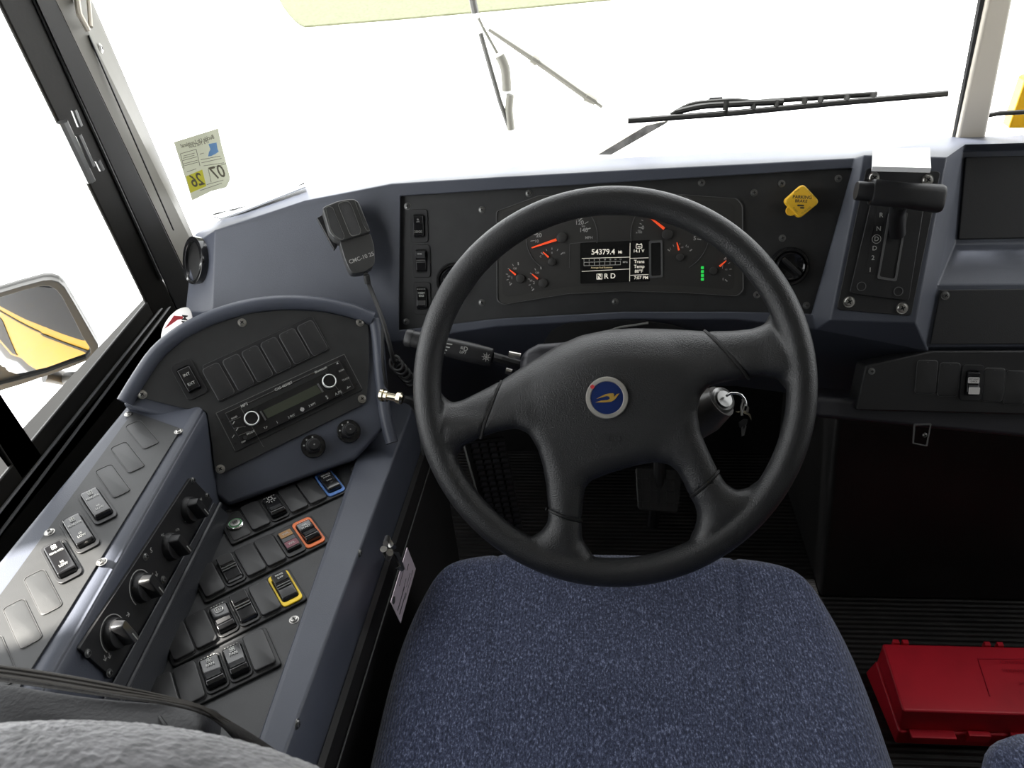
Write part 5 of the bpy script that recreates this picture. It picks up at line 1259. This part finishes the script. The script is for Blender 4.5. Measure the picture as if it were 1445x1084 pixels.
lo_ = [(-60, 958), (30, 968), (110, 981), (180, 990), (240, 998), (288, 1008), (318, 1032), (350, 1068), (372, 1110)]
hz = [.70, .70, .70, .70, .695, .688, .66, .61, .575]
ra1 = [PZ(x, y, z+.010) for (x, y), z in zip(up_, hz)]; ra2 = [PZ((x+a)/2, (y+b)/2, z+.022) for (x, y), (a, b), z in zip(up_, lo_, hz)]; ra3 = [PZ(x, y, z+.026) for (x, y), z in zip(lo_, hz)]
patch([ra1, ra2, ra3], 'webbing', WEB, strap, SPI, .003)
m = MB()
for f in (.3, .55, .8):
    m.tube(smooth_path([ra1[i]*(1-f)+ra3[i]*f+V((0, 0, .006)) for i in range(7)]), .0012, 6)
m.build('rib', M('webbing_rib', (.035, .031, .026), .8), strap, SPI)
m = MB(); P = [PZ(313, 1016, .628), PZ(334, 1043, .622), PZ(345, 1060, .62), PZ(322, 1036, .624)]; m.loops([[tuple(p) for p in P], [tuple(p+V((0, 0, .002))) for p in P]]); m.build('label', PAPER, strap, SPI, smooth=0)
fl = thing('fleece_armrest', 'blurred light grey fleece covered armrest in the lower left corner', 'armrest', T(PD(60, 1305, .46)))
m = MB(); L = []
nu, nv = 64, 40
Rf = Matrix.Rotation(radians(0), 3, 'X')
for j in range(1, nv):
    v = pi*j/nv; L.append([tuple(CR*(.235*sin(v)*cos(2*pi*i/nu)) + CU*(.112*cos(v)) + CF*(.09*sin(v)*sin(2*pi*i/nu))) for i in range(nu)])
m.loops(L); fo = m.build('padding', GREY, fl, None, smooth=180)
tx_ = bpy.data.textures.new('fleece', 'CLOUDS'); tx_.noise_scale = .0045; d_ = fo.modifiers.new('sub', 'SUBSURF'); d_.levels = 3; d_.render_levels = 3
d_ = fo.modifiers.new('disp', 'DISPLACE'); d_.texture = tx_; d_.strength = .0022

# white paper roll with red print behind the pod
ppp = thing('paper_bag', 'crumpled white paper with red and black print wedged behind the radio pod', 'paper', T(PD(250, 460, 1.17)))
zp = lambda x, y: (x/2.853, 300+y/2.853)
q = [[(648, 545, 1.17), (645, 490, 1.18), (665, 440, 1.19), (690, 410, 1.19), (710, 395, 1.2)], [(680, 530, 1.165), (680, 470, 1.165), (700, 425, 1.175), (720, 415, 1.18), (725, 385, 1.20)], [(735, 520, 1.16), (735, 460, 1.155), (742, 420, 1.165), (745, 400, 1.18), (740, 382, 1.20)], [(790, 510, 1.16), (785, 455, 1.16), (778, 420, 1.17), (772, 400, 1.18), (760, 380, 1.20)]]
patch([[PD(*zp(x, y), d) for x, y, d in r] for r in q], 'sheet', PAPER, ppp, ppp.matrix_world.inverted(), .001, 1)
PPF = Frame(CAM-PD(250, 450, 1.15), PD(250, 450, 1.148), CR)
m = MB(); m.prism(PPF.pp([zp(*p) for p in ((660, 470), (690, 430), (700, 415), (738, 418), (735, 428), (715, 432), (690, 450))]), 0, .0004); m.build('red_print', INKR, ppp, ppp.matrix_world.inverted() @ PPF.mat(), smooth=0)
m = MB(); m.text('58 MM', *PPF.px(*zp(742, 455)), .011, .0005, 1.45); m.text('dup', *PPF.px(*zp(706, 485)), .009, .0005, 1.2); m.build('black_print', INK, ppp, ppp.matrix_world.inverted() @ PPF.mat(), smooth=0)

# ================================================================== WINDSHIELD STICKER
GFm = Frame((0, -1.1, .06), (0, WY-.004, .6), (1, 0, 0))
zs = lambda x, y: (235+x/9.43, 170+y/9.43)
sk = thing('inspection_sticker', 'creased inspection sticker seen from behind on the windshield, yellow square with 26', 'sticker', GFm.at(283, 230, .002))
SKI = sk.matrix_world.inverted() @ GFm.mat()
sa = GFm.ang(zs(100, 280), zs(690, 110))
def gq(l): return [GFm.px(*zs(*p)) for p in l]
m = MB(); m.prism(gq([(100, 285), (690, 100), (740, 330), (800, 560), (848, 740), (845, 800), (800, 890), (600, 940), (345, 1065), (200, 600)]), .001, .0016); m.build('sheet', STICK, sk, SKI, smooth=0)
m = MB(); m.prism(gq([(265, 740), (480, 650), (535, 870), (325, 960)]), .0016, .0020); m.build('year_square', STICKY, sk, SKI, smooth=0)
m = MB(); m.prism(gq([(565, 310), (670, 290), (685, 380), (700, 410), (660, 440), (600, 470), (560, 475), (570, 420), (590, 380)]), .0016, .0020); m.build('blue_map', STICKB, sk, SKI, smooth=0)
m = MB()
m.text('Buckle Up Louisiana!', *GFm.px(*zs(415, 275)), .0088, .0022, sa, True, .85); m.text("IT'S THE LAW", *GFm.px(*zs(435, 315)), .0062, .0022, sa, True)
m.text('26', *GFm.px(*zs(410, 795)), .030, .0024, sa, True, .8); m.text('07', *GFm.px(*zs(690, 690)), .030, .0022, sa, True, .85)
for x0, y0, x1, y1 in ((190, 440, 400, 380), (400, 380, 450, 600), (190, 440, 240, 640), (230, 470, 380, 430), (225, 500, 375, 460), (220, 530, 410, 480), (230, 575, 420, 525), (240, 600, 430, 550), (470, 560, 740, 500), (460, 520, 720, 470), (500, 600, 770, 560), (560, 640, 800, 570), (560, 640, 600, 820), (280, 680, 400, 640), (540, 850, 760, 790), (450, 930, 740, 830), (450, 445, 500, 430)):
    m.bar(GFm.px(*zs(x0, y0)), GFm.px(*zs(x1, y1)), .0007, .0016, .0019)
m.build('printing', STICKI, sk, SKI, smooth=0)

# ================================================================== OUTSIDE HARDWARE
wp = thing('wiper', 'black windshield wiper blade lying across the outside of the glass', 'wiper', T(PY(1100, 155, 1.32)))
WI = wp.matrix_world.inverted(); Y_ = 1.31
wa, wb = PY(886, 170.5, Y_), PY(1337, 132, Y_)
m = MB(); m.tube([wa, wa*.67+wb*.33+V((0, 0, -.002)), wa*.33+wb*.67, wb], .0050, 8); m.build('blade', WIPER, wp, WI)
zw = lambda x, y: (850+x/2.4286, y/2.4286)
m = MB(); m.tube(smooth_path([PY(*zw(*p), Y_+.01) for p in ((235, 395), (300, 360), (370, 350), (450, 345), (520, 350), (590, 345), (700, 338), (820, 330), (940, 322))]), .0042, 8)
m.tube(smooth_path([PY(*zw(*p), Y_+.005) for p in ((250, 385), (340, 365), (450, 358), (560, 352), (620, 350))]), .0050, 8)
for x, y0, y1 in ((425, 345, 372), (520, 352, 370), (600, 345, 362), (695, 338, 355), (750, 335, 348), (840, 328, 340), (930, 322, 335)): m.tube([PY(*zw(x, y0), Y_+.005), PY(*zw(x-4, y1+6), Y_)], .0046, 6)
m.build('bracket', WIPER, wp, WI)
m = MB(); P = [PY(*zw(*p), Y_+.012) for p in ((362, 345), (370, 335), (412, 333), (414, 358), (364, 362))]; m.loops([[tuple(p) for p in P], [tuple(p+V((0, .01, 0))) for p in P]]); m.build('clip', DSTEEL, wp, WI)
m = MB(); P = [PY(*zw(*p), Y_+.015) for p in ((-20, 532), (150, 430), (228, 412), (222, 422), (30, 532))]; m.loops([[tuple(p) for p in P], [tuple(p+V((0, .008, 0))) for p in P]]); m.build('wiper_arm', WARM, wp, WI, bevel=.001)
w2 = thing('wiper', 'short end of a second dark wiper at the far right beyond the cream post', 'wiper', T(PY(1408, 160, 1.32)))
m = MB(); m.tube([PY(1388, 164, 1.31), PY(1410, 160, 1.31), PY(1600, 150, 1.31)], .0038, 8); m.build('blade', WIPER, w2, w2.matrix_world.inverted())
yp = MB(); P = [PY(*p, 1.55) for p in ((1423, 182), (1447, 112), (1560, 60), (1560, 182))]; yp.loops([[tuple(p) for p in P], [tuple(p+V((0, .03, 0))) for p in P]]); yp.build('panel', YBUS, None, bevel=.004)
yo = bpy.data.objects['panel']; yo.name = 'yellow_panel'; tag(yo, 'bright yellow-orange painted panel outside the windshield at the far right edge', 'panel')
# crossover mirror bracket in front of the bus
ym = 2.1; zm = lambda x, y: (380+x/2.779, y/2.779)
br = thing('mirror_bracket', 'thin metal mirror support arms meeting in a tripod in front of the windshield', 'mirror bracket', T(PY(690, 60, ym)))
BRI = br.matrix_world.inverted()
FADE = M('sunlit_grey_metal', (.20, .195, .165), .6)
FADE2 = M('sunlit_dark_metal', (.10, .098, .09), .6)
m = MB(); m.tube([PY(*zm(785, -60), ym), PY(*zm(808, 52), ym)], .009, 8); m.build('post', FADE2, br, BRI)
m = MB(); m.tube([PY(*zm(828, 130), ym), PY(*zm(905, 400), ym), PY(*zm(940, 500), ym)], .0065, 8); m.build('arm', FADE2, br, BRI)
m = MB(); m.tube([PY(*zm(820, 70), ym), PY(*zm(838, 108), ym), PY(*zm(895, 210), ym)], .004, 8); m.build('arm', FADE, br, BRI)
m = MB(); m.tube([PY(*zm(860, 115), ym), PY(*zm(1040, 235), ym), PY(*zm(1265, 395), ym)], [.005, .008, .009], 8); m.cyl(.0, 0, 0, 3); m.tube([PY(*zm(1030, 228), ym), PY(*zm(1052, 244), ym)], .012, 10); m.tube([PY(*zm(1240, 378), ym), PY(*zm(1280, 400), ym)], [.013, .010], 10); m.tube([PY(*zm(1270, 395), ym), PY(*zm(1305, 420), ym)], .005, 8)
m.build('arm', FADE, br, BRI)
m = MB(); m.tube(smooth_path([PY(*zm(903, 218), ym), PY(*zm(925, 270), ym), PY(*zm(932, 355), ym)]), .013, 10); m.tube([PY(*zm(945, 370), ym), PY(*zm(940, 430), ym), PY(*zm(948, 508), ym)], .011, 8); m.build('mount', FADE, br, BRI, smooth=50)

# exterior side mirror
em = thing('side_mirror', 'rounded black framed exterior mirror reflecting the yellow bus side', 'mirror', T(PD(60, 460, 1.6)))
EMI = em.matrix_world.inverted(); pe = PD(70, 460, 1.6)
refl = V((.30, -1.0, -.22)).normalized(); nm_ = V((sin(radians(30)), -cos(radians(30)), 0))
EF = Frame(nm_, pe, CR)
ze = lambda x, y: (x/6.025, 380+y/6.025)
mo = [(-400, 290), (0, 185), (200, 125), (370, 80), (440, 78), (500, 95), (550, 140), (640, 290), (760, 500), (835, 630), (838, 690), (790, 740), (600, 820), (400, 890), (200, 960), (0, 1020), (-400, 1130)]
mi = [(-380, 340), (0, 228), (200, 165), (350, 130), (420, 133), (480, 165), (530, 230), (620, 400), (700, 560), (765, 660), (768, 700), (730, 745), (560, 800), (400, 860), (200, 915), (0, 965), (-380, 1060)]
m = MB(); O = EF.pp([ze(*p) for p in mo]); I = EF.pp([ze(*p) for p in mi])
if area(O) < 0: O, I = O[::-1], I[::-1]
m.ring(O, I, -.02, .008); m.prism(O, -.03, -.004); m.build('frame', M('mirror_housing', (.025, .024, .021), .5), em, EMI @ EF.mat(), bevel=.003, bseg=3)
c = (sum(p[0] for p in I)/len(I), sum(p[1] for p in I)/len(I)); m = MB(); rings = []
KCV = .5
for k in range(9):
    s = 1-k/8.0; rings.append([(c[0]+(x-c[0])*max(s, .001), c[1]+(y-c[1])*max(s, .001), .002-KCV*(((x-c[0])*s)**2+((y-c[1])*s)**2)) for x, y in I])
m.loops(rings, False, True); m.build('glass', MIRROR, em, EMI @ EF.mat(), smooth=180)
m = MB(); m.tube([EF.P(*ze(380, 900), -.02), EF.P(*ze(560, 930), -.03), PD(*ze(720, 930), 1.66), PD(*ze(900, 930), 1.70), V((-.78, 1.32, .20))], .016, 10); m.build('arm', M('mirror_arm', (.06, .056, .05), .5), em, EMI, smooth=50)

# ================================================================== LIGHT
sc = bpy.context.scene
w = bpy.data.worlds.new('world'); sc.world = w; w.use_nodes = True; nt = w.node_tree; bg = nt.nodes['Background']
bg.inputs['Color'].default_value = (.97, .99, 1.0, 1); bg.inputs['Strength'].default_value = 3.2
sun = bpy.data.lights.new('sun', 'SUN'); sun.energy = 16.0; sun.angle = radians(5); so = bpy.data.objects.new('sun', sun); COL.objects.link(so)
so.rotation_euler = V((-0.3, .76, 3.0)).to_track_quat('Z', 'Y').to_euler()
def portal(loc, tgt, sx, sy):
    l = bpy.data.lights.new('portal', 'AREA'); l.shape = 'RECTANGLE'; l.size = sx; l.size_y = sy; l.cycles.is_portal = True
    o = bpy.data.objects.new('portal', l); COL.objects.link(o); o.location = loc; o.rotation_euler = (V(tgt)-V(loc)).to_track_quat('-Z', 'Y').to_euler()
portal((.35, 1.30, 1.16), (.35, 0, 1.16), 2.2, 1.0); portal((-.76, .2, 1.12), (0, .2, 1.12), 1.9, 1.0); portal((1.46, .3, 1.1), (0, .3, 1.1), 1.4, .9)
# added narrow spot, standing in for sun through the rear pane onto the console
sp = bpy.data.lights.new('sun_patch_spot', 'SPOT'); sp.energy = 3600; sp.spot_size = radians(2.9); sp.spot_blend = .05; sp.shadow_soft_size = .01; sp.color = (1, .95, .86)
spo = bpy.data.objects.new('sun_patch_spot', sp); COL.objects.link(spo); tg = V((-.56, .50, .67)); spo.location = tg+V((-1.6, -.55, 2.2)); spo.rotation_euler = (tg-spo.location).to_track_quat('-Z', 'Y').to_euler()
sc.view_settings.view_transform = 'Standard'; sc.view_settings.look = 'None'; sc.view_settings.exposure = 0.0
sc.cycles.max_bounces = 8; sc.cycles.diffuse_bounces = 4; sc.cycles.transparent_max_bounces = 12; sc.cycles.caustics_reflective = False; sc.cycles.caustics_refractive = False
sc.cycles.sample_clamp_indirect = 4
